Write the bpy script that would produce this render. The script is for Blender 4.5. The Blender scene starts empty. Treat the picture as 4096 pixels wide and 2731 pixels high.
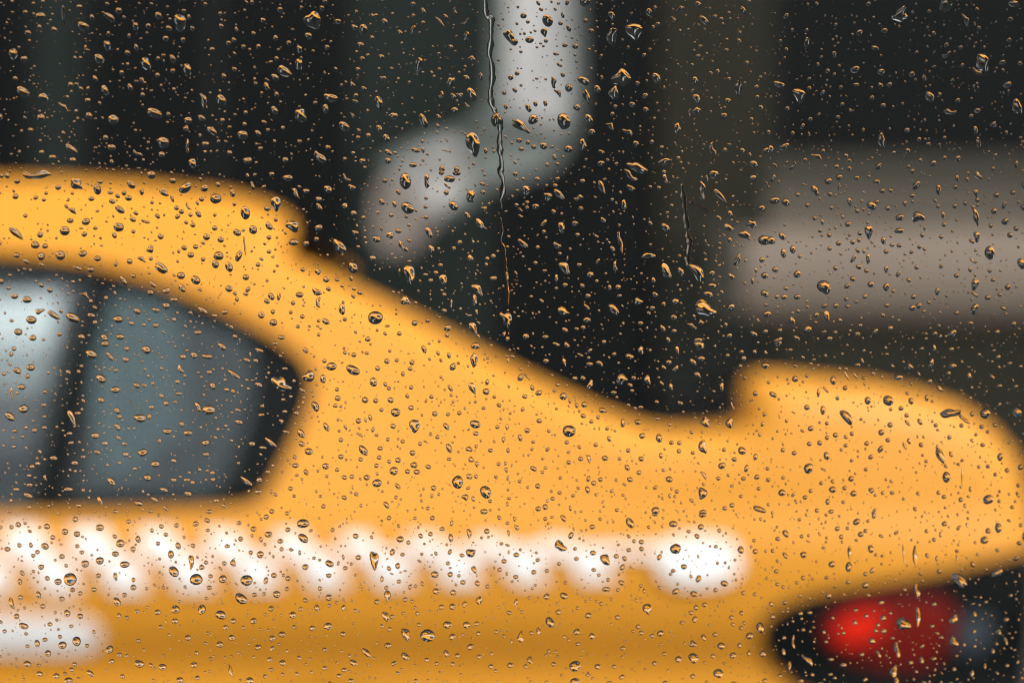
import bpy, bmesh, math, random
import numpy as np
from mathutils import Vector, Matrix
from mathutils.geometry import delaunay_2d_cdt

# ------------------------------------------------------------------ camera
SC = bpy.context.scene
COL = SC.collection
R = math.radians
W_PX, H_PX = 4096.0, 2731.0
LENS, SENSOR = 70.0, 36.0
CAM = Vector((0.0, 0.0, 1.183))
cd = bpy.data.cameras.new('camera')
cam = bpy.data.objects.new('camera', cd)
COL.objects.link(cam)
cam.location = CAM
cam.rotation_euler = (R(90), 0, 0)
cd.lens, cd.sensor_width = LENS, SENSOR
cd.clip_start, cd.clip_end = 0.02, 500
cd.dof.use_dof = True
cd.dof.focus_distance = 0.462
cd.dof.aperture_fstop = 7.4
SC.camera = cam

# ------------------------------------------------------------------ sky, sun, exposure
SUN_EL, SUN_AZ = R(46), R(143)
world = bpy.data.worlds.new('World')
SC.world = world
world.use_nodes = True
wn = world.node_tree
sky = wn.nodes.new('ShaderNodeTexSky')
sky.sky_type = 'NISHITA'
sky.sun_disc = False
sky.sun_elevation, sky.sun_rotation = SUN_EL, SUN_AZ
sky.air_density, sky.dust_density, sky.ozone_density = 1.6, 6.0, 1.0
hs = wn.nodes.new('ShaderNodeHueSaturation')
hs.inputs['Saturation'].default_value = 0.22        # overcast: cloud takes the blue out of it
wn.links.new(sky.outputs[0], hs.inputs['Color'])
bg = wn.nodes['Background']
bg.inputs['Strength'].default_value = 0.15
wn.links.new(hs.outputs[0], bg.inputs['Color'])
sl = bpy.data.lights.new('sun', 'SUN')
sl.energy, sl.angle, sl.color = 1.5, R(25), (1.0, 0.96, 0.9)
sun = bpy.data.objects.new('sun', sl)
COL.objects.link(sun)
sdir = Vector((math.sin(SUN_AZ) * math.cos(SUN_EL), math.cos(SUN_AZ) * math.cos(SUN_EL), math.sin(SUN_EL)))
sun.rotation_euler = sdir.to_track_quat('Z', 'Y').to_euler()
sun.location = (0, -6, 12)
vs = SC.view_settings
SC.display_settings.display_device = 'sRGB'
vs.view_transform, vs.look, vs.exposure, vs.gamma = 'Standard', 'None', 0.50, 1.0
vs.use_curve_mapping = False
cy = SC.cycles
cy.max_bounces, cy.transmission_bounces, cy.glossy_bounces, cy.diffuse_bounces = 14, 12, 4, 3
cy.transparent_max_bounces = 12
cy.caustics_reflective = cy.caustics_refractive = False
cy.sample_clamp_indirect = 6.0
cy.use_denoising = True
cy.filter_width = 1.15

# ------------------------------------------------------------------ helpers
def ray(px, py):
    k = SENSOR / LENS / W_PX
    return Vector(((px - W_PX / 2) * k, 1.0, -(py - H_PX / 2) * k))

def at(px, py, y):
    return CAM + ray(px, py) * y

def link(name, mesh, mat=None, parent=None, smooth=True):
    o = bpy.data.objects.new(name, mesh)
    COL.objects.link(o)
    if mat is not None:
        mesh.materials.append(mat)
    if parent is not None:
        o.parent = parent
    if smooth and len(mesh.polygons):
        mesh.polygons.foreach_set('use_smooth', [True] * len(mesh.polygons))
        mesh.set_sharp_from_angle(angle=R(50))
    return o

def mesh_from(v, f, name='mesh'):
    m = bpy.data.meshes.new(name)
    m.from_pydata([tuple(x) for x in v], [], f)
    m.update()
    return m

def tag(o, label=None, cat=None, group=None, kind=None):
    for k, x in (('label', label), ('category', cat), ('group', group), ('kind', kind)):
        if x:
            o[k] = x
    return o

def empty(name, loc=(0, 0, 0)):
    o = bpy.data.objects.new(name, None)
    COL.objects.link(o)
    o.location = loc
    return o

def box(name, lo, hi, mat, parent=None, bevel=0.0):
    x0, y0, z0 = lo
    x1, y1, z1 = hi
    off = parent.location if parent is not None else Vector((0, 0, 0))
    v = [Vector(p) - off for p in ((x0, y0, z0), (x1, y0, z0), (x1, y1, z0), (x0, y1, z0),
                                   (x0, y0, z1), (x1, y0, z1), (x1, y1, z1), (x0, y1, z1))]
    f = [(0, 3, 2, 1), (4, 5, 6, 7), (0, 1, 5, 4), (1, 2, 6, 5), (2, 3, 7, 6), (3, 0, 4, 7)]
    m = mesh_from(v, f, name)
    if bevel:
        bm = bmesh.new()
        bm.from_mesh(m)
        bmesh.ops.bevel(bm, geom=bm.edges[:], offset=bevel, segments=2, affect='EDGES', profile=0.5)
        bm.to_mesh(m)
        bm.free()
    return link(name, m, mat, parent, smooth=False)

def lathe(name, prof, n, mat, parent, loc):
    """PROF: (radius, y) points, turned about the y axis."""
    v, f = [], []
    for r, y in prof:
        for k in range(n):
            a = 2 * math.pi * k / n
            v.append((r * math.cos(a), y, r * math.sin(a)))
    for i in range(len(prof) - 1):
        for k in range(n):
            k2 = (k + 1) % n
            f.append((i * n + k, i * n + k2, (i + 1) * n + k2, (i + 1) * n + k))
    o = link(name, mesh_from(v, f, name), mat, parent)
    o.location = loc
    return o

def mat(name, color, rough=0.6, metal=0.0, coat=0.0, noise=0.0, nscale=3.0, spec=0.5, bump=0.0):
    m = bpy.data.materials.new(name)
    m.use_nodes = True
    nt = m.node_tree
    b = nt.nodes['Principled BSDF']
    b.inputs['Base Color'].default_value = (*color, 1)
    b.inputs['Roughness'].default_value = rough
    b.inputs['Metallic'].default_value = metal
    b.inputs['Coat Weight'].default_value = coat
    b.inputs['Coat Roughness'].default_value = 0.08
    b.inputs['Specular IOR Level'].default_value = spec
    if noise or bump:
        tc = nt.nodes.new('ShaderNodeTexCoord')
        nz = nt.nodes.new('ShaderNodeTexNoise')
        nz.inputs['Scale'].default_value = nscale
        nz.inputs['Detail'].default_value = 6
        nt.links.new(tc.outputs['Object'], nz.inputs['Vector'])
        if noise:
            mx = nt.nodes.new('ShaderNodeMix')
            mx.data_type = 'RGBA'
            mx.inputs['A'].default_value = (*[c * (1 - noise) for c in color], 1)
            mx.inputs['B'].default_value = (*[min(1, c * (1 + noise)) for c in color], 1)
            nt.links.new(nz.outputs['Fac'], mx.inputs['Factor'])
            nt.links.new(mx.outputs['Result'], b.inputs['Base Color'])
        if bump:
            bp = nt.nodes.new('ShaderNodeBump')
            bp.inputs['Strength'].default_value = bump
            bp.inputs['Distance'].default_value = 0.02
            nt.links.new(nz.outputs['Fac'], bp.inputs['Height'])
            nt.links.new(bp.outputs['Normal'], b.inputs['Normal'])
    return m

def glass(name, color, ior, rough=0.0):
    m = bpy.data.materials.new(name)
    m.use_nodes = True
    nt = m.node_tree
    nt.nodes.remove(nt.nodes['Principled BSDF'])
    g = nt.nodes.new('ShaderNodeBsdfGlass')
    g.inputs['Color'].default_value = (*color, 1)
    g.inputs['IOR'].default_value = ior
    g.inputs['Roughness'].default_value = rough
    nt.links.new(g.outputs[0], nt.nodes['Material Output'].inputs['Surface'])
    return m

def tinted(name, tint, gloss=1.0, ior=1.5):
    """Thin car glass: see-through tint plus a mirror by Fresnel."""
    m = bpy.data.materials.new(name)
    m.use_nodes = True
    nt = m.node_tree
    nt.nodes.remove(nt.nodes['Principled BSDF'])
    tr = nt.nodes.new('ShaderNodeBsdfTransparent')
    tr.inputs['Color'].default_value = (*tint, 1)
    gl = nt.nodes.new('ShaderNodeBsdfGlossy')
    gl.inputs['Roughness'].default_value = 0.02
    gl.inputs['Color'].default_value = (0.86, 0.95, 0.97, 1)
    fr = nt.nodes.new('ShaderNodeFresnel')
    fr.inputs['IOR'].default_value = ior
    mu = nt.nodes.new('ShaderNodeMath')
    mu.operation = 'MULTIPLY'
    mu.use_clamp = True
    mu.inputs[1].default_value = gloss
    mx = nt.nodes.new('ShaderNodeMixShader')
    nt.links.new(fr.outputs[0], mu.inputs[0])
    nt.links.new(mu.outputs[0], mx.inputs['Fac'])
    nt.links.new(tr.outputs[0], mx.inputs[1])
    nt.links.new(gl.outputs[0], mx.inputs[2])
    nt.links.new(mx.outputs[0], nt.nodes['Material Output'].inputs['Surface'])
    return m

M = {
    'road': mat('wet_asphalt', (0.055, 0.056, 0.058), 0.4, noise=0.35, nscale=8, bump=0.3),
    'walk': mat('pavement_concrete', (0.09, 0.088, 0.083), 0.7, noise=0.25, nscale=5),
    'yellow': mat('yellow_car_paint', (0.61, 0.256, 0.020), 0.5, coat=0.1, noise=0.03, nscale=2, spec=0.25),
    'white': mat('white_decal', (0.88, 0.875, 0.88), 0.5),
    'white_paint': mat('white_car_paint', (0.66, 0.68, 0.68), 0.5, coat=0.2),
    'rubber': mat('black_rubber', (0.018, 0.02, 0.021), 0.6, spec=0.3),
    'headliner': mat('grey_headliner', (0.30, 0.31, 0.31), 0.9, spec=0.1),
    'van_grey': mat('grey_grading_band', (0.28, 0.30, 0.30), 0.6),
    'screen': mat('rear_screen_glass', (0.012, 0.015, 0.015), 0.25, spec=0.4),
    'stone_base': mat('dark_green_stone_base', (0.0115, 0.0130, 0.0115), 0.9, noise=0.15, nscale=2, spec=0.1),
    'bounce_paint': mat('pale_bounce_paint', (0.55, 0.55, 0.54), 0.4, coat=0.3),
    'trim': mat('black_trim', (0.007, 0.0085, 0.009), 0.7, spec=0.06),
    'seat': mat('dark_seat_vinyl', (0.03, 0.034, 0.038), 0.6),
    'steel': mat('wheel_steel', (0.35, 0.35, 0.36), 0.35, metal=0.9),
    'chrome': mat('bumper_grey', (0.10, 0.10, 0.105), 0.4),
    'red': mat('red_lens', (0.17, 0.010, 0.007), 0.6, spec=0.15),
    'clear_lens': mat('clear_lens_grey', (0.055, 0.07, 0.085), 0.6, spec=0.2),
    'car_glass': tinted('tinted_car_glass', (0.90, 0.93, 0.94), 1.1),
    'privacy_glass': tinted('privacy_glass', (0.31, 0.40, 0.42), 1.8),
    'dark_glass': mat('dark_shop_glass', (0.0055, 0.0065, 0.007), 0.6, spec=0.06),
    'stone_dark': mat('sooty_stone', (0.0080, 0.0097, 0.0102), 0.9, noise=0.25, nscale=1.5, spec=0.1),
    'stone_green': mat('green_grey_stone', (0.0145, 0.0195, 0.018), 0.9, noise=0.15, nscale=2, spec=0.1),
    'stone_olive': mat('olive_brown_stone', (0.0205, 0.0205, 0.0155), 0.9, noise=0.15, nscale=2, spec=0.1),
    'stone_beige': mat('beige_sandstone', (0.172, 0.140, 0.114), 0.85, noise=0.08, nscale=1.2, spec=0.2),
    'brick_far': mat('brown_facade', (0.045, 0.04, 0.036), 0.9, noise=0.25, nscale=1.0, spec=0.1),
    'frame_dark': mat('painted_frame', (0.012, 0.014, 0.0145), 0.6, spec=0.2),
    'cloth': mat('white_banner_cloth', (0.38, 0.38, 0.385), 0.9, noise=0.05, nscale=1.5, spec=0.1),
    'border': mat('grey_green_border', (0.125, 0.142, 0.135), 0.9, spec=0.1),
    'stone_brown': mat('brown_stone_course', (0.092, 0.081, 0.066), 0.85, noise=0.08, nscale=1.2, spec=0.2),
    'stone_upper': mat('dim_brown_course', (0.046, 0.043, 0.034), 0.85, noise=0.08, nscale=1.2, spec=0.2),
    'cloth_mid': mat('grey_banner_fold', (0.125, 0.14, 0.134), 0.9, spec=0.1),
    'cloth_pale': mat('pale_banner_end', (0.36, 0.352, 0.345), 0.9, spec=0.1),
    'cloth_low': mat('beige_shaded_end', (0.20, 0.172, 0.152), 0.9, noise=0.08, nscale=2, spec=0.1),
    'cabin': mat('dark_cabin_lining', (0.03, 0.03, 0.032), 0.9, spec=0.1),
}
M['pane'] = glass('window_glass', (0.99, 0.995, 0.99), 1.48)
M['water'] = glass('water', (1, 1, 1), 1.333)
lamp = mat('lit_red_lamp', (0.25, 0.006, 0.003), 0.7, spec=0.1)
lb = lamp.node_tree.nodes['Principled BSDF']
lb.inputs['Emission Color'].default_value = (1.0, 0.03, 0.008, 1)
lb.inputs['Emission Strength'].default_value = 0.42
M['lamp'] = lamp

# ------------------------------------------------------------------ ground
def ground():
    v = [(-180, -180, 0), (180, -180, 0), (180, 220, 0), (-180, 220, 0)]
    tag(link('road', mesh_from(v, [(0, 1, 2, 3)]), M['road'], smooth=False), kind='structure')
    o = box('pavement', (-60, 9.6, -0.2), (60, 12.9, 0.13), M['walk'], bevel=0.015)
    tag(o, kind='structure')
    k = 0
    m = box('kerbstone', (0, 9.42, -0.1), (1.18, 9.595, 0.135), M['walk'], o, bevel=0.012)
    m.location.x = -9.6
    for i in range(1, 16):
        c = m.copy()
        COL.objects.link(c)
        c.location.x = -9.6 + 1.2 * i
ground()

# ------------------------------------------------------------------ far side of the street
FY = 13.0                                                # facade line
def X(px, y=FY):
    return at(px, 0, y).x
def Z(py, y=FY):
    return at(0, py, y).z

def building(name, x0, x1, h, wall, label, y=FY, cols=6, floors=3, ground_h=3.8, depth=9):
    b = empty(name, ((x0 + x1) / 2, y, 0))
    tag(b, label, 'building')
    box('wall', (x0, y, 0), (x1, y + depth, h), wall, b)
    box('cornice', (x0 - 0.02, y - 0.28, h - 0.45), (x1 + 0.02, y - 0.002, h + 0.1), wall, b, bevel=0.03)
    cw = (x1 - x0) / cols
    first = None
    for fl in range(floors):
        z0 = ground_h + fl * (h - ground_h - 0.7) / floors + 0.5
        z1 = z0 + (h - ground_h - 0.7) / floors * 0.62
        for c in range(cols):
            cx = x0 + (c + 0.5) * cw
            if first is None:
                w = cw * 0.25
                off = Vector((cx, y, z0))
                hh = z1 - z0
                fr = bmesh.new()
                for lo, hi in (((-w, -0.06, -0.1), (w, 0, 0)), ((-w, -0.04, hh), (w, 0, hh + 0.08)),
                               ((-w - 0.08, -0.05, -0.1), (-w, 0, hh + 0.08)), ((w, -0.05, -0.1), (w + 0.08, 0, hh + 0.08)),
                               ((-w, -0.045, hh * 0.5 - 0.03), (w, -0.03, hh * 0.5 + 0.03))):
                    q = [fr.verts.new(p) for p in ((lo[0], lo[1], lo[2]), (hi[0], lo[1], lo[2]), (hi[0], hi[1], lo[2]), (lo[0], hi[1], lo[2]),
                                                   (lo[0], lo[1], hi[2]), (hi[0], lo[1], hi[2]), (hi[0], hi[1], hi[2]), (lo[0], hi[1], hi[2]))]
                    for f in ((0, 3, 2, 1), (4, 5, 6, 7), (0, 1, 5, 4), (1, 2, 6, 5), (2, 3, 7, 6), (3, 0, 4, 7)):
                        fr.faces.new([q[i] for i in f])
                me = bpy.data.meshes.new('window')
                fr.to_mesh(me)
                fr.free()
                wo = link('window', me, M['frame_dark'], b, smooth=False)
                wo.location = off - b.location
                pm = mesh_from([(-w, -0.02, 0), (w, -0.02, 0), (w, -0.02, hh), (-w, -0.02, hh),
                                (-w, -0.004, 0), (w, -0.004, 0), (w, -0.004, hh), (-w, -0.004, hh)],
                               [(0, 1, 2, 3), (7, 6, 5, 4), (0, 4, 5, 1), (3, 2, 6, 7), (0, 3, 7, 4), (1, 5, 6, 2)])
                po = link('pane', pm, M['dark_glass'], wo, smooth=False)
                first = (wo, po)
            else:
                wo = first[0].copy()
                COL.objects.link(wo)
                wo.location = Vector((cx, y, z0)) - b.location
                po = first[1].copy()
                COL.objects.link(po)
                po.parent = wo
    return b

BH = 12.5
mid = building('shop_building', -6.4, 6.4, BH, M['stone_dark'], 'dark stone shop front across the street, out of focus behind the taxi', cols=7, floors=2)
# ground-floor pieces of the shop front, in front of its wall
for x0, x1, m in ((150, 335, 'stone_green'), (1400, 1960, 'stone_green'), (2610, 3060, 'stone_olive'), (-1500, -1050, 'stone_olive'), (4600, 5000, 'stone_olive')):
    box('pilaster', (X(x0), FY - 0.22, Z(1010) if x0 == 2610 else 0.13), (X(x1), FY - 0.002, 3.9), M[m], mid, bevel=0.03)
box('pilaster_base', (X(2605), FY - 0.235, 0.13), (X(3050), FY - 0.003, Z(1014)), M['stone_base'], mid, bevel=0.02)
for x0, x1 in ((-1040, 140), (345, 1390), (1970, 2600)):
    w = box('shop_window', (X(x0), FY - 0.10, 0.55), (X(x1), FY - 0.003, 3.6), M['frame_dark'], mid, bevel=0.02)
    n = max(1, round((x1 - x0) / 520))
    for k in range(n):
        a = X(x0) + 0.07 + (X(x1) - X(x0) - 0.07) * k / n
        e = X(x0) + (X(x1) - X(x0) - 0.07) * (k + 1) / n
        p = box('pane', (a, FY - 0.125, 0.7), (e, FY - 0.101, 3.5), M['dark_glass'])
        p.parent = w
        p.location = -mid.location
# beige stone panel with its rounded top and ledge, right
def beige_panel():
    x0, x1 = X(2955), X(5400)
    prof = [(FY - 0.02, Z(900)), (FY - 0.20, Z(905)), (FY - 0.23, Z(960)), (FY - 0.26, Z(1010)), (FY - 0.29, Z(1060)), (FY - 0.30, Z(1120)),
            (FY - 0.29, Z(1190)), (FY - 0.27, Z(1240)), (FY - 0.22, Z(1285)), (FY - 0.17, Z(1310))]
    v, f = [], []
    n = len(prof)
    for x in (x0, x1):
        v += [Vector((x, y, z)) - mid.location for y, z in prof]
    for i in range(n - 1):
        f.append((i, n + i, n + i + 1, i + 1))
    f.append(tuple(range(n)))
    f.append(tuple(range(2 * n - 1, n - 1, -1)))
    o = link('stone_ledge', mesh_from(v, f), M['stone_beige'], mid)
    return o
beige_panel()
box('brown_course', (X(2860), FY - 0.19, Z(898)), (X(5400), FY - 0.003, Z(772)), M['stone_brown'], mid, bevel=0.04)
box('upper_course', (X(2860), FY - 0.17, Z(770)), (X(5400), FY - 0.003, Z(640)), M['stone_upper'], mid, bevel=0.03)
box('brown_course', (X(2830), FY - 0.26, Z(1270)), (X(2953), FY - 0.003, Z(902)), M['stone_upper'], mid, bevel=0.04)
box('plinth_panel', (X(3065), FY - 0.16, 0.13), (X(4590), FY - 0.003, Z(1312)), M['stone_olive'], mid, bevel=0.02)
w = box('shop_window', (X(3065), FY - 0.10, Z(640)), (X(4590), FY - 0.003, 3.6), M['frame_dark'], mid, bevel=0.02)
p = box('pane', (X(3110), FY - 0.125, Z(600)), (X(4560), FY - 0.101, 3.5), M['dark_glass'])
p.parent = w
p.location = -mid.location
building('tenement_building', -19.5, -6.45, 13.4, M['brick_far'], 'brown town house at the far left, seen only inside the drops', cols=6, floors=2)
building('corner_building', 6.45, 19.5, 12.0, M['brick_far'], 'brown corner house at the far right, seen only inside the drops', cols=6, floors=2)

# hanging banner whose lower end swings to the left
def banner():
    y = 11.2
    b = empty('banner', (at(2160, 0, y).x, y, 0))
    tag(b, 'pale blurred banner hanging across the street, its lower end shaded beige and curling left', 'banner')
    # centre line from the top down, and half-width across it
    line = [(2158, -420, 150), (2158, -100, 150), (2158, 150, 152), (2156, 330, 155), (2140, 450, 165), (2085, 540, 160), (1985, 600, 130),
            (1870, 650, 112), (1760, 695, 120), (1670, 760, 138), (1615, 840, 128), (1592, 930, 100), (1585, 1010, 50)]
    P = []
    for i, (px, py, hw) in enumerate(line):
        a = Vector(line[max(0, i - 1)][:2])
        c = Vector(line[min(len(line) - 1, i + 1)][:2])
        d = (c - a).normalized()
        P.append((Vector((px, py)), Vector((d.y, -d.x)), hw))
    fine = []
    for i in range(len(P) - 1):
        for k in range(4):
            t = k / 4
            t = t if True else t
            fine.append((P[i][0].lerp(P[i + 1][0], t), P[i][1].lerp(P[i + 1][1], t).normalized(), P[i][2] * (1 - t) + P[i + 1][2] * t))
    fine.append(P[-1])
    def strip(name, rows, m, sa=-1.0, sb=1.0, na=11):
        v, f = [], []
        for side in (0, 1):
            for i, (c, nrm, hw) in enumerate(rows):
                for j in range(na):
                    s = sa + (sb - sa) * j / (na - 1)
                    q = c + nrm * hw * s
                    fold = 0.035 * math.sin(3.4 * s + 0.2 * i)
                    pt = at(q.x, q.y, y)
                    v.append(Vector((pt.x, y + fold + side * 0.012, pt.z)) - b.location)
        nr = len(rows)
        for i in range(nr - 1):
            for j in range(na - 1):
                a = i * na + j
                f.append((a, a + na, a + na + 1, a + 1))
                e = nr * na + a
                f.append((e, e + 1, e + na + 1, e + na))
        for i in range(nr - 1):
            for j in (0, na - 1):
                a, e = i * na + j, nr * na + i * na + j
                f.append((a, e, e + na, a + na))
        return link(name, mesh_from(v, f), m, b)
    strip('cloth', fine[:18], M['cloth'], -0.80, 0.72)
    strip('border', fine[:18], M['border'], -1.22, -0.80, 4)
    strip('border', fine[:18], M['border'], 0.72, 1.05, 4)
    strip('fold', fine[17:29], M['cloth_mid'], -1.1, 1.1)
    strip('pale_end', fine[28:38], M['cloth_pale'], -0.85, 0.85)
    strip('border', fine[28:38], M['border'], -1.25, -0.85, 4)
    strip('border', fine[28:38], M['border'], 0.85, 1.25, 4)
    strip('shaded_end', fine[37:], M['cloth_low'])  # beige-brown tone paints shade into the lower end of the cloth
    top = at(2165, -420, y)
    box('crossbar', (top.x - 0.36, y - 0.03, top.z), (top.x + 0.36, y + 0.03, top.z + 0.06), M['frame_dark'], b, bevel=0.01)
    box('bracket', (top.x - 0.025, y + 0.031, top.z + 0.005), (top.x + 0.025, FY - 0.003, top.z + 0.055), M['frame_dark'], b)
banner()

# buildings on the near side, behind the camera: they close the street canyon
nb = empty('near_building', (0, -9, 0))
tag(nb, 'dark house on the near side of the street behind the viewer', 'building')
box('wall', (-22, -17, 0), (22, -9, 4.6), M['brick_far'], nb)
box('roof', (-22.2, -17.2, 4.602), (22.2, -8.8, 4.8), M['stone_dark'], nb)

# ------------------------------------------------------------------ cars
def resample(pts, step):
    out = []
    n = len(pts)
    for i in range(n):
        a, b = Vector(pts[i]), Vector(pts[(i + 1) % n])
        k = max(1, int(math.ceil((b - a).length / step)))
        for j in range(k):
            out.append(a.lerp(b, j / k))
    return out

def smooth_loop(pts, n=2):
    for _ in range(n):
        q = []
        for i in range(len(pts)):
            a, b = Vector(pts[i]), Vector(pts[(i + 1) % len(pts)])
            q += [a.lerp(b, 0.25), a.lerp(b, 0.75)]
        pts = q
    return pts

def inside(P, poly):
    x, z = P[:, 0], P[:, 1]
    r = np.zeros(len(P), bool)
    n = len(poly)
    for i in range(n):
        x0, z0 = poly[i]
        x1, z1 = poly[(i + 1) % n]
        if z0 == z1:
            continue
        c = ((z0 > z) != (z1 > z)) & (x < (x1 - x0) * (z - z0) / (z1 - z0) + x0)
        r ^= c
    return r

def seg_dist(P, poly):
    d = np.full(len(P), 1e9)
    n = len(poly)
    for i in range(n):
        a, b = np.array(poly[i]), np.array(poly[(i + 1) % n])
        ab = b - a
        L = (ab * ab).sum() or 1e-12
        t = np.clip(((P - a) @ ab) / L, 0, 1)
        q = a + t[:, None] * ab
        d = np.minimum(d, np.hypot(*(P - q).T))
    return d

def flat_panel(outline, holes, step):
    """Fine triangle mesh of a 2D outline with holes: points (x, z), triangles, index loops of the outline and of the holes."""
    loops = [resample(outline, step)] + [resample(h, step) for h in holes]
    pts, edges, li = [], [], []
    for L in loops:
        s = len(pts)
        pts += [tuple(p) for p in L]
        edges += [(s + i, s + (i + 1) % len(L)) for i in range(len(L))]
        li.append(list(range(s, s + len(L))))
    A = np.array(pts)
    lo, hi = A[li[0]].min(0), A[li[0]].max(0)
    gx, gz = np.meshgrid(np.arange(lo[0], hi[0], step), np.arange(lo[1], hi[1], step))
    G = np.stack([gx.ravel(), gz.ravel()], 1)
    keep = inside(G, [tuple(p) for p in loops[0]]) & (seg_dist(G, [tuple(p) for p in loops[0]]) > step * 0.5)
    for h in loops[1:]:
        hp = [tuple(p) for p in h]
        keep &= ~inside(G, hp) & (seg_dist(G, hp) > step * 0.5)
    allp = pts + [tuple(p) for p in G[keep]]
    v, _e, f, ov, _oe, _of = delaunay_2d_cdt([Vector(p) for p in allp], edges, [], 0, 1e-7)
    V = np.array([tuple(p) for p in v])
    T = np.array([tuple(t) for t in f if len(t) == 3])
    c = V[T].mean(1)
    ok = inside(c, [tuple(p) for p in loops[0]])
    for h in loops[1:]:
        ok &= ~inside(c, [tuple(p) for p in h])
    T = T[ok]
    new = {}
    for i, o in enumerate(ov):
        for k in o:
            new[k] = i
    return V, T, [[new[i] for i in L] for L in li], [tuple(p) for p in loops[0]]

def make_car(root, outline, holes, y0, width, side, paint, glassm, fillet=0.07, step=0.03, glazed=None, sweep=None):
    """Body shell with real window openings: near side at y0, far side mirrored; SIDE(x, z) = how far the flank lies inboard."""
    V, T, loops, outl = flat_panel(outline, holes, step)
    d = seg_dist(V, outl)
    off = np.array([side(x, z) for x, z in V])
    dd = np.clip(d, 0, fillet)
    off = off + fillet - np.sqrt(np.maximum(fillet ** 2 - (fillet - dd) ** 2, 0))
    n = len(V)
    near = [(V[i, 0], y0 + off[i], V[i, 1]) for i in range(n)]
    far = [(V[i, 0], y0 + width - off[i], V[i, 1]) for i in range(n)]
    v = near + far
    f = []
    for a, b, c in T:
        ar = (V[b, 0] - V[a, 0]) * (V[c, 1] - V[a, 1]) - (V[c, 0] - V[a, 0]) * (V[b, 1] - V[a, 1])
        if ar < 0:
            b, c = c, b
        f.append((int(a), int(b), int(c)))
        f.append((int(a) + n, int(c) + n, int(b) + n))
    L = loops[0]
    m = len(L)
    K = 6
    rows = [L]
    for k in range(1, K):
        t = k / K
        s = len(v)
        for i in L:
            p, q = Vector(v[i]), Vector(v[i + n])
            c = p.lerp(q, t)
            if sweep:
                c.x += sweep(c.x, c.z) * t
            v.append((c.x, c.y, c.z + (0.035 * math.sin(math.pi * t) * min(1, max(0, (-0.75 - c.x) / 0.3)) if c.z > 1.2 else 0)))
        rows.append(list(range(s, s + m)))
    rows.append([i + n for i in L])
    dark = []
    for k in range(K):
        for i in range(m):
            j = (i + 1) % m
            if glazed and 1 <= k and glazed(v[rows[0][i]][0], v[rows[0][i]][2]) and glazed(v[rows[0][j]][0], v[rows[0][j]][2]):
                dark.append(len(f))                       # rear screen between the pillars
            f.append((rows[k][i], rows[k][j], rows[k + 1][j], rows[k + 1][i]))
    for H in loops[1:]:                                   # returns of the window openings
        for side_n, sgn in ((0, 1), (n, -1)):
            s = len(v)
            for i in H:
                p = v[i + side_n]
                v.append((p[0], p[1] + 0.03 * sgn, p[2]))
            for i in range(len(H)):
                j = (i + 1) % len(H)
                f.append((H[i] + side_n, H[j] + side_n, s + j, s + i))
    o = link('body', mesh_from([Vector(p) - root.location for p in v], [q for i, q in enumerate(f) if i not in set(dark)] if dark else f), paint, root)
    if dark:
        link('rear_screen', mesh_from([Vector(p) - root.location for p in v], [f[i] for i in dark]), M['screen'], root)
    return o

def patch(name, poly, yfun, m, parent, root, thick=0.006, step=0.04, holes=()):
    """A plate that follows the flank: POLY in (x, z), its outer face at yfun(x, z)."""
    V, T, loops, _ = flat_panel(poly, list(holes), step)
    n = len(V)
    v = [(x, yfun(x, z), z) for x, z in V] + [(x, yfun(x, z) + thick, z) for x, z in V]
    f = []
    for a, b, c in T:
        ar = (V[b, 0] - V[a, 0]) * (V[c, 1] - V[a, 1]) - (V[c, 0] - V[a, 0]) * (V[b, 1] - V[a, 1])
        if ar < 0:
            b, c = c, b
        f += [(int(a), int(b), int(c)), (int(a) + n, int(c) + n, int(b) + n)]
    L = loops[0]
    for i in range(len(L)):
        j = (i + 1) % len(L)
        f.append((L[i], L[i] + n, L[j] + n, L[j]))
    return link(name, mesh_from([Vector(p) - root.location for p in v], f), m, parent)

def wheels(root, y0, width, xs, rad, lift=0.0):
    tyre_p = [(rad * 0.62, 0.02), (rad * 0.66, 0.0), (rad * 0.86, -0.012), (rad * 0.97, 0.02), (rad, 0.05), (rad, 0.16), (rad * 0.95, 0.2), (rad * 0.62, 0.2)]
    rim_p = [(0.0, 0.02), (rad * 0.14, 0.02), (rad * 0.2, 0.06), (rad * 0.45, 0.07), (rad * 0.56, 0.03), (rad * 0.64, 0.012), (rad * 0.645, 0.12), (0.0, 0.12)]
    for x in xs:
        for far in (0, 1):
            w = empty('wheel')
            w.parent = root
            w.location = Vector((x, y0 + 0.07 if not far else y0 + width - 0.07, rad + (lift if far else 0))) - root.location
            if far:
                w.rotation_euler = (0, 0, math.pi)
            lathe('tyre', tyre_p, 36, M['rubber'], w, (0, 0, 0))
            lathe('rim', rim_p, 30, M['steel'], w, (0, 0, 0))

def arch(xc, r, z0, n=19):
    a0 = math.asin(min(1, (0.31 - z0) / r))
    return [(xc + r * math.cos(a), 0.31 + r * math.sin(a)) for a in np.linspace(-a0, math.pi + a0, n)]

TY = 2.93
TYAW = 0.0
TROLL = R(-1.75)                                         # the cambered road leans the taxi a little away
def tx(px, py):
    """Photo point on the taxi's near flank, in the taxi's own x and z."""
    d = ray(px, py)
    t = d.x * TY / (math.cos(TYAW) - d.x * math.sin(TYAW))
    return (t, CAM.z + d.z * (TY + t * math.sin(TYAW)))

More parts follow.
